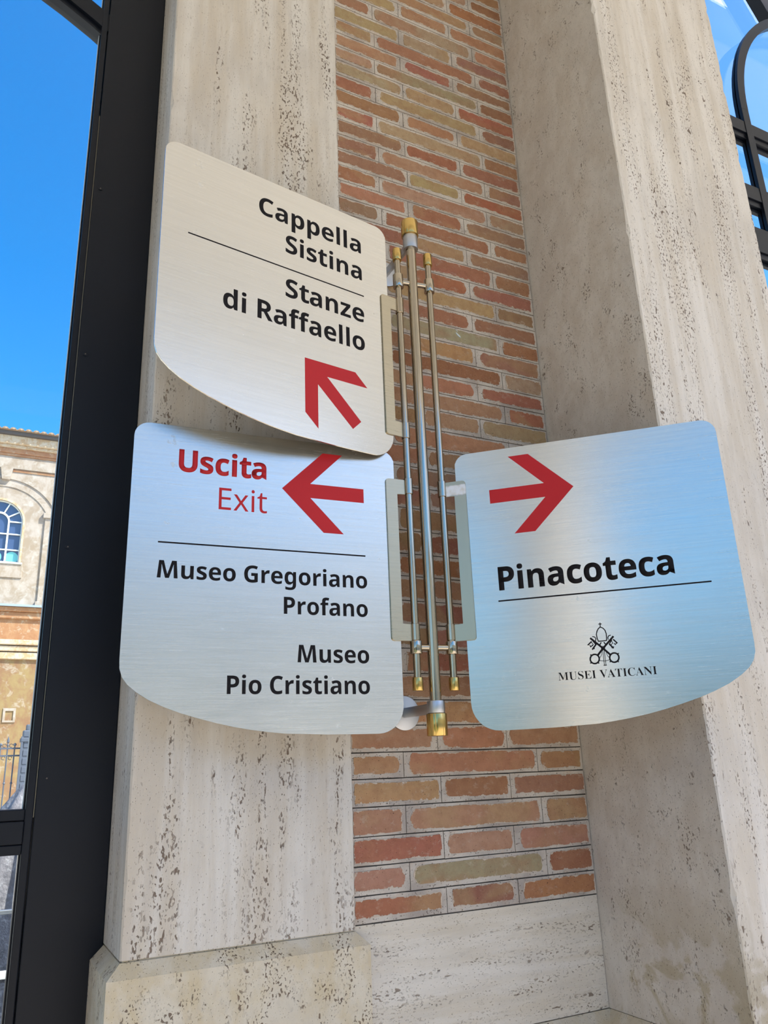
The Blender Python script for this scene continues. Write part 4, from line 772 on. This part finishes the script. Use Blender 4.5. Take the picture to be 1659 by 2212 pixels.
pb('cap', lambda b: (box(b, 1.19, 1.66, GY-0.25, GY+0.25, zz(1.10), zz(1.22), 0.02), box(b, 1.24, 1.61, GY-0.19, GY+0.19, zz(1.22), zz(1.42), 0.03)))
pb('top_block', lambda b: box(b, 1.31, 1.56, GY-0.12, GY+0.12, zz(1.40), zz(1.58), 0.03))
for j in range(9): pb('panel_block', lambda b: box(b, 1.28, 1.57, GY-0.215, GY-0.19, zz(0.95-j*0.22), zz(1.11-j*0.22), 0.01))
# ------------------------------------------------------------------ closed parasol and barrier just outside the window
px_, py_ = 0.335, 5.0
par = tag(empty('closed_parasol', (px_, py_, 0)), 'closed grey canvas parasol standing outside the window', 'parasol')
b = bmesh.new(); nr = 40; prevr = None
for z, rr in ((0.012, 0.004), (0.0, 0.055), (-0.03, 0.085), (-0.12, 0.145), (-0.3, 0.20), (-0.45, 0.235), (-0.62, 0.27)):
    ring = []
    for i in range(nr):
        a = 2*math.pi*i/nr; f_ = 1+0.16*math.cos(8*a)*min(1, max(0, (-z)/0.2))
        ring.append(b.verts.new((rr*f_*math.cos(a), rr*f_*math.sin(a), zz(z))))
    if prevr:
        for i in range(nr): b.faces.new((prevr[i], prevr[(i+1) % nr], ring[(i+1) % nr], ring[i]))
    else: b.faces.new(ring)
    prevr = ring
cn = obj('canopy', b, M_cloth, par, True)
b = bmesh.new(); cyl(b, (0, 0, 0.03), (0, 0, zz(0.0)), 0.02, 12); obj('pole', b, M_alu, par)
b = bmesh.new(); cyl(b, (0, 0, 0), (0, 0, 0.06), 0.25, 24, [(0, 0.26), (0.04, 0.25), (0.06, 0.2)]); obj('base', b, M_iron, par)
bar = tag(empty('barrier', (0.0, 4.4, 0)), 'dark mesh barrier with pale rails outside the lower pane', 'barrier')
def bb(name, x0, x1, z0, z1, mat, dy=0.0):
    b = bmesh.new(); box(b, x0, x1, -0.012+dy, 0.012+dy, zz(z0), zz(z1), 0.004); obj(name, b, mat, bar)
bb('top_rail', -0.9, 0.55, -0.568, -0.548, M_alu); bb('mesh_panel', -0.88, 0.53, -0.80, -0.568, M_mesh)
bb('lower_rail', -0.9, 0.55, -0.832, -0.798, M_white, -0.01); bb('lower_panel', -0.88, 0.53, -1.35, -0.832, M_mesh); 
for x in (-0.9, 0.52): bb('leg', x, x+0.03, -1.5, -0.56, M_alu)
# ------------------------------------------------------------------ unseen wing and garden wall, added behind the camera for the steel to mirror
M_wing = stucco('pale_cream_render', srgb(238, 228, 208), srgb(226, 214, 190), srgb(242, 236, 220))
wing = tag(empty('added_wing', (10.0, -22.0, 0)), 'cream wing added behind the viewer to be mirrored in the steel signs', 'building')
b = bmesh.new(); box(b, -19.0, 40.0, -6.0, 0.0, 0.0, 8.0); obj('wall', b, M_wing, wing)
b = bmesh.new(); box(b, -19.5, 40.5, -6.5, 0.5, 8.0, 8.4, 0.05); obj('cornice', b, M_st_corn, wing)
for i in range(11):
    x = -17+i*5.0
    b = bmesh.new(); box(b, x, x+1.8, -0.05, 0.06, 1.4, 4.2, 0.02); o = obj('window', b, M_white, wing)
    b = bmesh.new(); box(b, x+0.15, x+1.65, 0.05, 0.09, 1.55, 4.05); obj('pane', b, M_dglass, o)
gw = tag(empty('added_garden_wall', (-40.0, -24.0, 0)), 'long weathered garden wall added behind the viewer to be mirrored in the right sign', 'wall')
b = bmesh.new(); box(b, -40.0, 30.8, -0.5, 0.0, 0.0, 5.0); obj('masonry', b, stucco('weathered_garden_masonry', srgb(120, 116, 108), srgb(104, 100, 92), srgb(134, 128, 116)), gw)
b = bmesh.new(); box(b, -40.1, 30.9, -0.6, 0.1, 5.0, 5.25, 0.04); obj('coping', b, M_base, gw)
